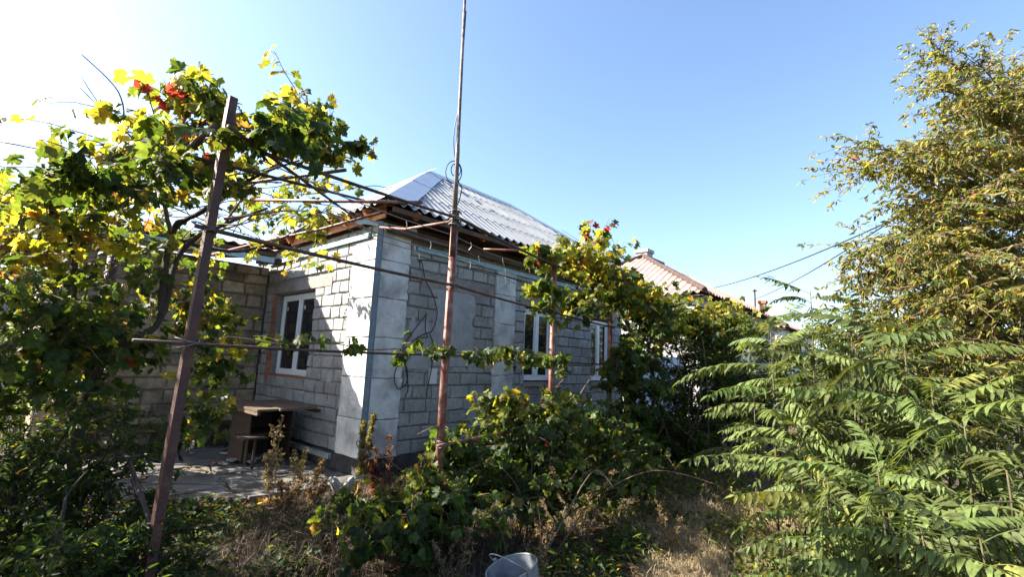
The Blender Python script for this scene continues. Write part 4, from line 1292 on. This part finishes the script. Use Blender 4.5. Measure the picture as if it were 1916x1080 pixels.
# ------------------------------------------------------------------ pinnate saplings (tree of heaven)
def frond_template(seed, L=.62, pairs=10, droop=.5, ll=.100, lw=.028, hang=.45):
    r = np.random.default_rng(seed)
    V, T = [], []
    def P(t):      # rachis point, grows along +y, up z
        return np.array([.03 * math.sin(3 * t + seed), L * (t - .12 * droop * t * t), L * (.18 * t - droop * .55 * t * t)])
    ts = np.linspace(0, 1, 9)
    for i, t in enumerate(ts):
        p = P(t); w = .004 * (1 - .7 * t)
        for (a, b) in ((-w, 0), (w, 0), (0, w * 1.4)): V.append(p + np.array([a, 0, b]))
    for i in range(8):
        for k in range(3):
            a, b, c, d = i * 3 + k, i * 3 + (k + 1) % 3, (i + 1) * 3 + (k + 1) % 3, (i + 1) * 3 + k
            T += [(a, b, c), (a, c, d)]
    def leaflet(p, d, nrm, l, w):
        b = len(V)
        d = d / np.linalg.norm(d); x = np.cross(d, nrm); x /= np.linalg.norm(x); n = np.cross(x, d)
        cur = -.20 * l
        def q(u, v): return p + d * (l * v) + x * (w * u) + n * (cur * v * v + .12 * l * abs(u) * .35)
        V.extend([q(0, 0), q(0, .33), q(0, .68), q(0, 1), q(-1, .25), q(-.72, .62), q(1, .25), q(.72, .62)])
        T.extend([(b, b + 1, b + 4), (b + 4, b + 1, b + 2), (b + 4, b + 2, b + 5), (b + 5, b + 2, b + 3),
                  (b, b + 6, b + 1), (b + 6, b + 7, b + 2), (b + 6, b + 2, b + 1), (b + 7, b + 3, b + 2)])
    tw = r.normal(0, .25)
    for i in range(pairs):
        t = .16 + .82 * i / (pairs - 1)
        p = P(t); tg = P(min(1, t + .02)) - P(t - .02); tg /= np.linalg.norm(tg)
        sz = (.72 + .5 * math.sin(math.pi * min(1, t * 1.02)) - .25 * max(0, t - .75) * 4 * .3)
        for sgn in (-1, 1):
            if r.random() < .06: continue
            side = np.array([sgn, 0, sgn * tw * t])
            d = side * .88 + tg * .38 + np.array([0, 0, -hang + r.normal(0, .2)]) + r.normal(0, .13, 3)
            up_ = np.array([sgn * hang * .5, 0, 1.0]) + r.normal(0, .12, 3)
            leaflet(p + np.array([0, 0, .002]), d, up_, ll * sz * r.uniform(.88, 1.1), lw * sz * .5 * 1.1)
    leaflet(P(1), P(1) - P(.95), np.array([0, 0.2, 1.0]), ll * .8, lw * .5)
    return np.array(V), np.array(T)


FT = [frond_template(s, L=(.62, .55, .70, .5, .66)[s % 5] * (1 + .08 * (s // 5)), pairs=(15, 13, 16, 12, 15)[s % 5], droop=(.55, .8, .65, .35, 1.1, .25, 1.3, .9, .5, .7)[s], hang=(.5, .75, .6, .4, .65, .3, .8, .55, .95, .45)[s]) for s in range(10)]
FM = [np_mesh('frond', v, t, M['frond_o']) for v, t in FT]
fr = np.random.default_rng(31)
ncount = 0


def sapling(base, top, nfr, label, scale=1.0, spread=(0.1, 1.0), tone=(.06, .10, .026), bias=None, group='tree of heaven saplings', side=0):
    """thin stem with whorled pinnate fronds along its upper part"""
    global ncount
    e = empty('ailanthus_sapling', base, 0, label, 'sapling', group)
    h = top - base
    stem = [h * t + Vector((.04 * math.sin(3 * t), .03 * math.sin(2.3 * t + 1), 0)) * (t if t < 1 else 1) for t in np.linspace(0, 1, 8)]
    b = MB(); b.tube(stem, [(.017 - .012 * t) * scale for t in np.linspace(0, 1, 8)], 7); b.build('stem', M['greenstem'], e, True)
    for k in range(nfr):
        t = spread[0] + (spread[1] - spread[0]) * (k + .5) / nfr
        i = min(6, int(t * 7)); p = stem[i].lerp(stem[i + 1], t * 7 - i)
        a = k * 2.399 + fr.normal(0, .25)
        if bias is not None and math.cos(a - bias) < -.2 and fr.random() < .5: a = bias + fr.normal(0, .9)
        pitch = .10 + .75 * max(0, (t - .75)) * 4 * .55 + fr.normal(0, .12) - .25 * (1 - t) + fr.normal(0, .12)
        R = Matrix.Rotation(a - math.pi / 2, 4, 'Z') @ Matrix.Rotation(pitch, 4, 'X') @ Matrix.Rotation(fr.normal(0, .2), 4, 'Y')
        s_ = 1.35 * scale * fr.uniform(.6, 1.15) * (1 - .35 * max(0, t - .85) * 6 * .4)
        c = np.array(tone) * (1 + fr.normal(0, .13)) * (1 + fr.normal(0, .04, 3))
        if fr.random() < .05: c = np.array((.16, .17, .045))
        inst('frond', FM[fr.integers(10)], e, matrix=Matrix.Translation(p) @ R @ Matrix.Scale(s_, 4), color=tuple(np.clip(c, .01, 1)))
        ncount += 1
    return e


def gbase(px, D):
    p = at(px, 900, D); p.z = -.02; return p
SAP = [
    (1440, 5.0, 620, 22, 'tall pinnate-leaved sapling with reddish stem leaning out beside the lit dry grass', 1.0, (.30, 1)),
    (1515, 5.6, 545, 20, 'tallest pinnate-leaved sapling, its tip standing clear against the sky', 1.0, (.35, 1)),
    (1590, 4.6, 610, 22, 'pinnate-leaved sapling with spreading fronds in the middle of the thicket', 1.05, (.25, 1)),
    (1690, 4.2, 640, 22, 'broad pinnate-leaved sapling in front of the dark gap under the fruit tree', 1.05, (.25, 1)),
    (1800, 3.6, 780, 18, 'dark pinnate-leaved sapling shading the lower edge of the thicket', 1.0, (.25, 1)),
    (1640, 3.4, 880, 18, 'low pinnate-leaved sapling with reddish stem over the weeds', .9, (.25, 1)),
    (1540, 3.6, 900, 16, 'short yellow-green pinnate sapling beside the sunlit straw', .8, (.2, 1)),
    (1880, 2.9, 880, 16, 'short dark pinnate sapling beneath the fruit tree', .95, (.25, 1)),
    (1720, 2.75, 990, 14, 'small deep green pinnate sapling low in the thicket', .8, (.2, 1)),
    (1490, 4.3, 800, 16, 'mid-height pinnate-leaved sapling behind the sunlit straw', .85, (.25, 1)),
    (1600, 6.4, 600, 18, 'slender pinnate-leaved sapling at the back of the thicket', 1.0, (.35, 1)),
    (1760, 5.0, 640, 20, 'tall pinnate-leaved sapling growing into the fruit tree', 1.0, (.3, 1)),
    (1900, 4.2, 760, 18, 'pinnate-leaved sapling against the shaded fruit tree trunk', 1.0, (.3, 1)),
    (1660, 3.0, 960, 16, 'leafy low pinnate sapling among the bright weeds', .8, (.2, 1)),
    (1830, 2.5, 1010, 14, 'lowest deep green pinnate sapling at the foot of the fruit tree', .8, (.2, 1)),
    (1560, 5.2, 680, 20, 'leafy pinnate sapling half hidden behind the spreading one', 1.0, (.25, 1)),
    (1740, 3.9, 720, 20, 'full pinnate-leaved sapling with overlapping drooping fronds', 1.0, (.2, 1)),
    (1650, 5.6, 640, 20, 'shaded pinnate-leaved sapling beneath the fruit tree boughs', 1.0, (.25, 1)),
    (1860, 4.8, 690, 18, 'pinnate-leaved sapling rising close to the fruit tree', 1.0, (.25, 1)),
    (1405, 6.2, 690, 14, 'small pinnate-leaved sapling beside the hanging vine curtain', .9, (.35, 1)),
]
for (px, D, py, nf, lab, sc_, spd) in SAP:
    bs_ = gbase(px + 12, D)
    tp = at(px, py, D)
    sapling(bs_, tp, int(nf * 1.4), lab, sc_, spd, tone=tuple(np.array((.084, .114, .034)) * fr.uniform(.7, 1.25)))

# ------------------------------------------------------------------ leafy trees: trunk, limbs, twigs, crown of separate blades
def tree(name, label, cat, base, height, limbs, seed, leafsize=(.05, .085), weights=(2, 3, 4, 3, 2, .5, .15, .8), r0=.09, twigs=9, leaves=12, group=None, templ=OVL, droop=.5, tw_len=(.35, .8), mat='leaf', nobj=0, trunk_lean=(0, 0), bark='greybark'):
    r = np.random.default_rng(seed)
    e = empty(name, base, 0, label, cat, group)
    trunk = [Vector((trunk_lean[0] * t + .05 * math.sin(4 * t), trunk_lean[1] * t + .05 * math.sin(3 * t + 1), height * t)) for t in np.linspace(0, 1, 9)]
    b = MB(); b.tube(trunk, [r0 * (1.15 - t) + .006 for t in np.linspace(0, 1, 9)], 9); b.build('trunk', M[bark], e, True)
    bb = MB()
    Ps, Ds, Ns, Ss, Cs = [], [], [], [], []
    for (h, tip) in limbs:
        p0_ = trunk[min(8, int(h * 8))].lerp(trunk[min(8, int(h * 8) + 1)], h * 8 - int(h * 8)) if h < 1 else trunk[8]
        tip = Vector(tip) - Vector(base)
        L = (tip - p0_).length
        mid = p0_.lerp(tip, .5) + Vector((r.normal(0, .06), r.normal(0, .06), .12)) * L
        path = smooth_path([p0_, mid, tip], 7)
        bb.tube(path, [max(.004, .022 * L / 2.0 * (1 - i / (len(path) - 1)) + .004) for i in range(len(path))], 6, caps=False)
        for k in range(int(twigs * max(.6, L / 1.6))):
            t = r.uniform(.22, 1.0) * (len(path) - 1.01)
            i = int(t); p = path[i].lerp(path[i + 1], t - i)
            ld = (path[i + 1] - path[i]).normalized()
            d = (ld * .9 + Vector((r.normal(0, .75), r.normal(0, .75), r.normal(.05, .5)))).normalized()
            tl_ = r.uniform(*tw_len)
            tp = cane_path(p, d, tl_, r, droop, n=5, wob=.15)
            bb.tube(tp, [.005, .004, .003, .002, .0015], 4, caps=False)
            for j in range(leaves):
                u = r.uniform(.12, 1) * 3.99
                i2 = int(u); q = tp[i2].lerp(tp[i2 + 1], u - i2)
                a = r.uniform(0, 6.28)
                out = np.array([math.cos(a), math.sin(a), r.normal(-.1, .45)])
                Ps.append(np.array(q) + np.array(base) + out * .012)
                Ds.append(out + np.array(d) * .7 + np.array([0, 0, -.45]))
                Ns.append(np.array([-.2, 0, .7]) + r.normal(0, .55, 3)); Ss.append(r.uniform(*leafsize))
    bb.build('limbs', M[bark], e)['kind'] = 'stuff'
    n = len(Ps)
    Cs = palette(n, weights, r)
    plant_leaves(e, base, np.array(Ps), np.array(Ds), np.array(Ns), np.array(Ss), np.array(Cs), templ, templ, nobj, mat, mat + '_o')
    return e, n


OLV = (.5, 1, 2.5, 3.5, 2, .25, .05, 1.2, 5, 4.5)
tb = Vector((6.3, 5.5, 0))
limbs = []
for (h, px, py, D) in ((.95, 1750, 95, 5.3), (.85, 1735, 160, 5.0), (.75, 1610, 275, 5.2), (.72, 1615, 325, 5.0), (.65, 1680, 385, 5.0), (.6, 1615, 470, 5.1), (.55, 1600, 520, 5.3),
                       (.95, 1830, 115, 5.1), (.95, 1890, 130, 5.6), (.9, 1800, 200, 4.8), (.85, 1880, 180, 4.7), (.8, 1760, 270, 4.8), (.75, 1850, 290, 4.6), (.7, 1720, 330, 5.4),
                       (.7, 1800, 380, 4.5), (.65, 1900, 380, 4.4), (.6, 1720, 450, 4.6), (.55, 1830, 480, 4.3), (.5, 1690, 540, 4.8), (.5, 1780, 560, 4.4), (.45, 1880, 560, 4.2), (.45, 1720, 610, 4.9), (.4, 1820, 640, 4.5), (.4, 1900, 680, 4.3),
                       (.9, 1850, 150, 6.0), (.8, 1790, 240, 6.2), (.7, 1750, 400, 6.3), (.6, 1680, 480, 6.2), (.5, 1740, 560, 6.2), (.4, 1700, 660, 6.0), (.4, 1800, 720, 5.6), (.45, 1630, 570, 5.6), (.4, 1650, 620, 5.4), (.35, 1720, 700, 5.2), (.35, 1850, 760, 4.9), (.5, 1660, 510, 5.6), (.3, 1780, 800, 5.0)):
    limbs.append((h, at(px, py, D)))
for (x, y, z) in ((6.5, 5, 5), (6.8, 6, 4), (6.3, 4.3, 3.4), (7, 5.2, 3), (6.5, 6.6, 4.9), (5.9, 5.0, 5.0), (6.9, 6.0, 5.0), (5.5, 6.8, 3.5), (6.0, 3.9, 4.6), (6.4, 4.4, 2.4)):
    limbs.append((.3 + z / 11, Vector((x, y, z))))
t1, cnt['tree'] = tree('fruit_tree', 'tall fruit tree with drooping olive-green autumn leaves and a few orange ones', 'tree', tb, 5.0, limbs, 9, weights=OLV, twigs=46, leaves=22, leafsize=(.035, .07), r0=.08, bark='cane')

# trees behind, past the neighbours (they close the gaps in the thicket)
def round_limbs(base, h, rad, n, r, z0=.35):
    out = []
    for k in range(n):
        a = k * 2.399; z = h * (z0 + (1 - z0) * (k + .5) / n); q = rad * math.sqrt(max(.08, 1 - ((z / h - .6) / .5) ** 2)) * r.uniform(.7, 1.1)
        out.append((min(.98, z / h * .75), Vector((base[0] + q * math.cos(a), base[1] + q * math.sin(a), z))))
    return out
rt = np.random.default_rng(91)
for i, (px, D, h, rad, lab) in enumerate(((1620, 13, 3.2, 1.7, 'rounded bush-like tree behind the pinnate thicket'), (1740, 12, 3.8, 1.9, 'dense green tree behind the fruit tree'), (1530, 17, 3.0, 1.7, 'low green tree beyond the pinnate thicket near the far house'), (1880, 13, 4.5, 2.2, 'broad green tree far behind the fruit tree trunk'))):
    p = at(px, 900, D); p.z = 0
    _, cnt['bg%d' % i] = tree('garden_tree', lab, 'tree', p, h * .9, round_limbs(p, h, rad, 22, rt), 60 + i, leafsize=(.09, .15), weights=(3, 4, 4, 2, 1, .2, 0, .4), twigs=10, leaves=12, group='trees closing the garden', tw_len=(.4, .9), templ=OVL)
print('LEAVES', cnt, 'FRONDS', ncount)

# ------------------------------------------------------------------ weeds, straw and shrubs
wr_ = np.random.default_rng(101)


def local(P):
    d = P[:, :2] - np.array([HC.x, HC.y])
    return d @ np.array([AX.x, AX.y]), d @ np.array([AY.x, AY.y])


def noise2(x, y):
    return (np.sin(2.1 * x + 1.3 * y) + np.sin(3.7 * x - 2.2 * y + 2) + np.sin(1.1 * y * 2.3 - .7 * x + 4) + np.sin(6.1 * x + 5.3 * y)) / 4


def hgt_np(x, y):
    return 0.025 * np.sin(1.7 * x + .6 * y) + 0.02 * np.sin(2.9 * y - 1.3 * x + 1) - .03


def blades(P, h, lean, w, cols, curl=.35):
    """grass blades: 5 points, 3 triangles each"""
    n = len(P)
    a = wr_.uniform(0, 2 * np.pi, n)
    d = np.stack([np.cos(a), np.sin(a), np.zeros(n)], 1)
    s = np.stack([-np.sin(a), np.cos(a), np.zeros(n)], 1)
    l = lean[:, None]
    up_ = np.array([0, 0, 1.0])
    hh = h[:, None]
    p1 = P + hh * (.55 * up_ + d * l * .35)
    p2 = P + hh * ((1 - curl * l) * up_ + d * l * 1.1)
    ww = w[:, None]
    V = np.stack([P - s * ww, P + s * ww, p1 - s * ww * .7, p1 + s * ww * .7, p2], 1).reshape(-1, 3)
    T = np.array([[0, 1, 3], [0, 3, 2], [2, 3, 4]])[None] + (np.arange(n) * 5)[:, None, None]
    return V, T.reshape(-1, 3), np.repeat(cols, 5, axis=0)


def scatter(n, x0, x1, y0, y1):
    P = np.zeros((n, 3)); P[:, 0] = wr_.uniform(x0, x1, n); P[:, 1] = wr_.uniform(y0, y1, n)
    P[:, 2] = hgt_np(P[:, 0], P[:, 1]) - .01
    return P


def keep_off_house(P):
    lx, ly = local(P)
    return ~((lx > -.06) & (ly > -.06))


straw = [(.24, .185, .11), (.18, .135, .08), (.31, .25, .155), (.11, .08, .055), (.07, .085, .03)]
# dry straw, thick where the trellis row meets the grass
P = scatter(90000, -2.6, 5.5, 1.6, 8.5)
lx, ly = local(P)
dens = .45 + .55 * noise2(P[:, 0] * 1.3, P[:, 1] * 1.3)
yardm = (lx < 0) & (ly > -.15) & (lx > -5.4)
dens = np.where(yardm, -.35, dens)
path = np.exp(-((P[:, 0] - .55 - .32 * (P[:, 1] - 3)) / .35) ** 2)      # trodden line past the bucket
dens -= path * .55 * (P[:, 1] < 5)
k = keep_off_house(P) & (wr_.random(len(P)) < dens)
P = P[k]
n = len(P)
h = np.abs(wr_.normal(.17, .09, n)) * (.75 + .45 * noise2(P[:, 0] * .9 + 3, P[:, 1] * .9)) + .03
ci = wr_.choice(5, n, p=[.33, .25, .17, .15, .10])
cols = np.array(straw)[ci] * (1 + wr_.normal(0, .15, (n, 1)))
old = np.clip((.9 - P[:, 0]) / .8, 0, 1)[:, None]      # yard-side shade painted in by darkening the decayed stalks
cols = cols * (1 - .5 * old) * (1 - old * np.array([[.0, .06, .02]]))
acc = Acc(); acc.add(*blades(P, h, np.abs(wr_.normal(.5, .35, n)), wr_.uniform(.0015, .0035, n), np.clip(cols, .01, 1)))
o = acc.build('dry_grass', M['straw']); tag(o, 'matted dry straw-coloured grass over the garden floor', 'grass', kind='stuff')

P = scatter(75000, .9, 3.2, 2.6, 6.0)
kk = np.abs(P[:, 0] / P[:, 1] - .42) < .14 + .05 * noise2(P[:, 0] * 3, P[:, 1] * 3)
P = P[kk]; n = len(P)
cols = 1.45 * np.array(straw)[wr_.choice(5, n, p=[.40, .15, .35, .05, .05])] * (1 + wr_.normal(0, .15, (n, 1)))  # straw colours raised to paint sunlight onto this patch
acc2 = Acc(); acc2.add(*blades(P, np.abs(wr_.normal(.10, .06, n)) + .02, np.abs(wr_.normal(.9, .4, n)), wr_.uniform(.0015, .0035, n), np.clip(cols, .01, 1), .6))
o = acc2.build('matted_straw', M['straw']); tag(o, 'trampled straw painted pale as if sunlit between the vine mound and the pinnate saplings', 'straw', kind='stuff')

# flattened dead stalks left of the middle post
P = scatter(9000, -2.3, .3, 2.4, 5.2)
lx, ly = local(P)
k = keep_off_house(P) & (wr_.random(len(P)) < .5 + .5 * noise2(P[:, 0] * 2, P[:, 1] * 2)) & (P[:, 0] > -P[:, 1] * .75)
k &= ~((ly > .3) & (wr_.random(len(P)) < .9))
P = P[k]; n = len(P)
cols = np.array([(.10, .078, .062), (.14, .11, .09), (.06, .046, .038)])[wr_.choice(3, n)] * (1 + wr_.normal(0, .15, (n, 1)))
acc = Acc(); acc.add(*blades(P, wr_.uniform(.15, .5, n), np.abs(wr_.normal(.9, .4, n)), wr_.uniform(.0015, .0035, n), np.clip(cols, .01, 1), .6))
o = acc.build('dead_stalks', M['straw']); tag(o, 'tangle of grey-brown dead stalks lying before the paved yard', 'dead weeds', kind='stuff')


def leaf_patch(name, label, cat, spots, seed, templ, size, weights, dark=1.0):
    """low leafy ground cover: spots (px, D, radius, count, height)"""
    r = np.random.default_rng(seed)
    Ps, Ds, Ns, Ss, Cs = [], [], [], [], []
    for (px, D, rad, n, hh) in spots:
        c = at(px, 900, D)
        for i in range(n):
            a, q = r.uniform(0, 6.28), rad * math.sqrt(r.random())
            x, y = c.x + q * math.cos(a), c.y + q * math.sin(a)
            dx, dy = x - HC.x, y - HC.y
            if dx * AX.x + dy * AX.y > -.1 and dx * AY.x + dy * AY.y > -.1: continue
            z = hgt(x, y) + abs(r.normal(0, 1)) * hh * (1 - .6 * q / rad) + .01
            a2 = r.uniform(0, 6.28)
            Ps.append((x, y, z)); Ds.append((math.cos(a2), math.sin(a2), r.normal(-.1, .4))); Ns.append(r.normal(0, .4, 3) + np.array([0, 0, 1]))
            Ss.append(r.uniform(*size))
    Cs = palette(len(Ps), weights, r) * dark
    X, Y, Z = frames(np.array(Ds), np.array(Ns))
    Pn, Sn = np.array(Ps), np.array(Ss)
    acc = Acc(); wh = r.integers(len(templ), size=len(Pn))
    for k, (tv, tt) in enumerate(templ):
        q = wh == k
        if q.any(): acc.add(*batch(tv, tt, Pn[q], X[q], Y[q], Z[q], Sn[q], Cs[q]))
    # stalks from the soil
    st = r.choice(len(Pn), size=min(len(Pn), 900), replace=False)
    nb_ = len(st); B = Pn[st].copy(); B[:, 2] = hgt_np(B[:, 0], B[:, 1]); B[:, :2] += r.normal(0, .03, (nb_, 2))
    V = np.stack([B - [.002, 0, 0], B + [.002, 0, 0], Pn[st]], 1).reshape(-1, 3)
    acc.add(V, (np.arange(nb_)[:, None] * 3 + np.arange(3)[None]), np.tile(np.array([[.09, .10, .045]]), (nb_ * 3, 1)))
    o = acc.build(name, M['leaf']); tag(o, label, cat, kind='stuff')
    return o


leaf_patch('ground_ivy', 'low dark green leafy weeds covering the soil by the yard', 'weeds',
           [(330, 3.7, .35, 330, .16), (430, 3.3, .35, 320, .15), (220, 3.2, .4, 380, .2), (560, 3.9, .3, 260, .14), (620, 3.3, .35, 300, .12), (120, 2.9, .4, 380, .2), (330, 2.6, .3, 260, .14), (520, 2.9, .3, 260, .12),
            (700, 3.2, .3, 220, .12), (420, 4.5, .3, 260, .10), (60, 3.6, .5, 300, .25), (250, 4.2, .4, 240, .12), (650, 4.6, .25, 170, .12), (800, 3.6, .3, 220, .14), (760, 3.0, .3, 180, .1), (380, 5.2, .4, 260, .07), (300, 4.9, .35, 220, .09), (480, 5.0, .35, 230, .08), (600, 5.0, .3, 180, .08)],
           1, GLL, (.03, .055), (6, 5, 3, .6, .2, .05, 0, .2), .85)
leaf_patch('meadow_weeds', 'short bright leafy weeds in the sunlit grass before the saplings', 'weeds',
           [(1380, 4.9, .4, 300, .2), (1440, 4.0, .35, 300, .2), (1500, 3.5, .4, 380, .25), (1600, 3.1, .45, 420, .3), (1700, 3.0, .4, 380, .3), (1800, 2.8, .4, 380, .35),
            (1420, 6.0, .5, 300, .3), (1250, 5.4, .3, 200, .15), (1180, 4.7, .3, 240, .15), (1100, 4.2, .3, 240, .15), (1000, 3.9, .3, 240, .14), (1150, 5.8, .4, 260, .2), (1250, 6.6, .5, 320, .25), (1340, 7.4, .5, 320, .3), (1650, 3.9, .5, 500, .4), (1780, 3.7, .5, 500, .5), (1880, 3.3, .4, 400, .5), (1560, 4.6, .5, 450, .4), (1680, 5.0, .6, 500, .5), (1820, 4.6, .6, 500, .6)],
           2, OVL, (.045, .085), (3, 4, 5, 3, 1.2, .2, 0, .5))
# fallen leaves
leaf_patch('leaf_litter', 'brown fallen leaves scattered over soil and paving', 'leaf litter',
           [(900, 4, 1.6, 420, .012), (500, 4.6, 1.4, 300, .015), (1300, 4.2, 1.2, 300, .012), (300, 3.4, 1.2, 220, .012), (430, 6.2, 1.2, 500, .02), (330, 5.4, 1.0, 400, .02), (1100, 5.5, 1.5, 260, .012)],
           3, GLL, (.03, .055), (0, 0, .3, .3, .3, .3, .15, 5))


def weed(name, label, base, h, nst, seed, col, col2, leaf=.022, spread=.1, dens=60, cat='weed', group=None, thick=.004, side=.22, lanc=True):
    """upright weed: stems with many short side sprigs"""
    r = np.random.default_rng(seed)
    e = empty(name, base, 0, label, cat, group)
    Ps, Ds, Ns, Ss, Cs = [], [], [], [], []
    for k in range(nst):
        a = r.uniform(0, 6.28); hh = h * r.uniform(.55, 1.0) if k else h
        d = Vector((math.cos(a) * spread * (0.3 if k == 0 else 1), math.sin(a) * spread * (0.3 if k == 0 else 1), 1))
        st = cane_path(Vector((r.normal(0, .02), r.normal(0, .02), 0)), d, hh, r, 0, n=7, wob=.06)
        b = MB(); b.tube(st, [thick * (1.2 - t) for t in np.linspace(0, 1, 7)], 5)
        for j in range(dens):
            u = r.uniform(.15, 1) * 5.99
            i = int(u); p = st[i].lerp(st[i + 1], u - i)
            a2 = r.uniform(0, 6.28); L = side * hh * (1.05 - u / 6) * r.uniform(.3, 1) + .02
            q = p + Vector((math.cos(a2), math.sin(a2), r.uniform(.2, 1.1))).normalized() * L
            b.tube([p, q], [.0016, .0008], 3, caps=False)
            for m_ in range(5):
                w_ = p.lerp(q, r.uniform(.3, 1.05))
                Ps.append(np.array(w_) + r.normal(0, .006, 3) + np.array(base)); Ds.append(r.normal(0, 1, 3) + [0, 0, .2]); Ns.append(r.normal(0, .6, 3) + [0, 0, .6]); Ss.append(leaf * r.uniform(.6, 1.4))
                Cs.append(np.array(col if r.random() < .7 else col2) * (1 + r.normal(0, .15)))
        b.build('stem', M['cane'], e)
    X, Y, Z = frames(np.array(Ds), np.array(Ns))
    acc = Acc(); tv, tt = OVL[seed % 4]
    acc.add(*batch(tv, tt, np.array(Ps) - np.array(base), X, Y, Z, np.array(Ss), np.clip(np.array(Cs), .005, 1)))
    f = acc.build('foliage', M['leaf'], e); f["kind"] = "stuff"
    return e


def gp_(px, D):
    p = at(px, 900, D); p.z = hgt(p.x, p.y) - .03; return p
weed('mugwort', 'tall grey seeded mugwort standing in front of the plank table', gp_(508, 5.7), .95, 4, 11, (.085, .08, .06), (.12, .105, .08), group='mugworts by the table')
weed('mugwort', 'slender grey mugwort in front of the stool', gp_(556, 5.6), .62, 3, 12, (.12, .115, .08), (.17, .15, .11), group='mugworts by the table')
weed('mugwort', 'bushy brown mugwort between the table and the cottage corner', gp_(590, 5.5), .55, 6, 13, (.11, .085, .07), (.16, .12, .10), spread=.3, group='mugworts by the table')
weed('mugwort', 'leaning brown mugwort at the edge of the paving', gp_(540, 5.2), .42, 6, 14, (.10, .08, .06), (.15, .11, .09), spread=.4, group='mugworts by the table')
weed('horseweed', 'dense columnar green horseweed against the blue corner iron', gp_(684, 6.45), .92, 2, 15, (.085, .095, .03), (.16, .13, .05), leaf=.035, spread=.03, dens=120, side=.10)
weed('dock_weed', 'dark red dried weed beside the cottage corner', gp_(716, 5.3), .85, 5, 16, (.065, .028, .026), (.10, .05, .042), leaf=.036, spread=.22, dens=40)
weed('dock_weed', 'low reddish dried weed on the paving edge before the corner', gp_(735, 4.6), .5, 6, 17, (.05, .024, .022), (.085, .048, .036), leaf=.03, spread=.35, dens=40)
for i, (px, D, h) in enumerate(((1090, 4.8, .85), (1010, 4.0, .6), (860, 3.7, .55), (1250, 4.6, .5))):
    weed('dry_weed', ('bent bundle of straw-coloured dry stalks behind the vine mound', 'small dry seeded weed near the bucket', 'brown dry weed left of the bucket', 'dry branched weed at the edge of the sunlit grass')[i],
         gp_(px, D), h, 6, 30 + i, (.24, .18, .12), (.32, .25, .16), leaf=.02, spread=.4, dens=16)

# shrubs in the shade at the yard's near edge
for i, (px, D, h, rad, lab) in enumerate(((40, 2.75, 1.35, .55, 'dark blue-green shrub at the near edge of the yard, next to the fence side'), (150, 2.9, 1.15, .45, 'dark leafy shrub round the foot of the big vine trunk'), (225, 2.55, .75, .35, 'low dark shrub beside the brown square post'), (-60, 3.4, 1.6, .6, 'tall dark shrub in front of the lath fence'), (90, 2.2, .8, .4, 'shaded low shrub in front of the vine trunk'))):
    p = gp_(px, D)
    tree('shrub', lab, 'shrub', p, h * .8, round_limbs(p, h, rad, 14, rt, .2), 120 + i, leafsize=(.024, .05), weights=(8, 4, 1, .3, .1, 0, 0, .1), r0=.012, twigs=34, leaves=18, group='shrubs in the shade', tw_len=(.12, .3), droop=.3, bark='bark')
for i, (px, D, h, rad, lab) in enumerate(((1295, 9.0, 2.4, 1.0, 'dark leafy bush in front of the blue gate'), (1365, 9.0, 2.7, 1.2, 'dark bush between the gate and the pinnate saplings'), (1260, 8.3, 1.0, .6, 'low dark bush under the hanging vine'), (1420, 10.5, 2.3, 1.0, 'dark bush in front of the whitewashed wall'))):
    p = gp_(px, D)
    tree('bush', lab, 'bush', p, h * .8, round_limbs(p, h, rad, 18, rt, .15), 140 + i, leafsize=(.06, .10), weights=(6, 5, 3, .6, .2, 0, 0, .2), r0=.02, twigs=22, leaves=14, group='dark bushes by the gate', tw_len=(.2, .5), droop=.4, bark='bark')
# bare grey sapling stems in front of them
p = gp_(105, 2.35)
e = empty('bare_sapling', p, 0, 'bare forked grey sapling stem in front of the dark shrubs', 'sapling')
b = MB(); b.tube([q - p for q in smooth_path([p, at(112, 990, 2.4), at(125, 930, 2.5), at(165, 880, 2.6)], 5)], [.012 - .0005 * i for i in range(16)], 6); b.build('stem', M['bark'], e, True)
b = MB(); b.tube([q - p for q in smooth_path([at(112, 990, 2.4), at(85, 950, 2.35), at(70, 930, 2.3)], 5)], .005, 5); b.build('branch', M['bark'], e, True)
# stones at the corner
for i, (px, py, D, s_) in enumerate(((632, 872, 6.0, .11), (655, 868, 6.05, .10))):
    p = at(px, py, D); r = np.random.default_rng(i)
    b = MB()
    vs, fs = [], []
    for a in range(5):
        for k in range(8):
            t, q = math.pi * a / 4, 2 * math.pi * k / 8
            rr_ = s_ * r.uniform(.8, 1.1)
            vs.append((math.sin(t) * math.cos(q) * rr_ * .6, math.sin(t) * math.sin(q) * rr_ * .6, math.cos(t) * rr_ * 1.3))
    for a in range(4):
        for k in range(8): fs.append((a * 8 + k, (a + 1) * 8 + k, (a + 1) * 8 + (k + 1) % 8, a * 8 + (k + 1) % 8))
    b.add(vs, fs); o = b.build('stone', M['plaster_old'], None); o.location = (p.x, p.y, .1); o.rotation_euler = (.3, .4 * (1 if i else -1), .4)
    tag(o, ('upright pale stone chunk leaning by the cottage corner', 'pale oblong stone lying next to the corner iron')[i], 'stone', 'stones at the cottage corner')
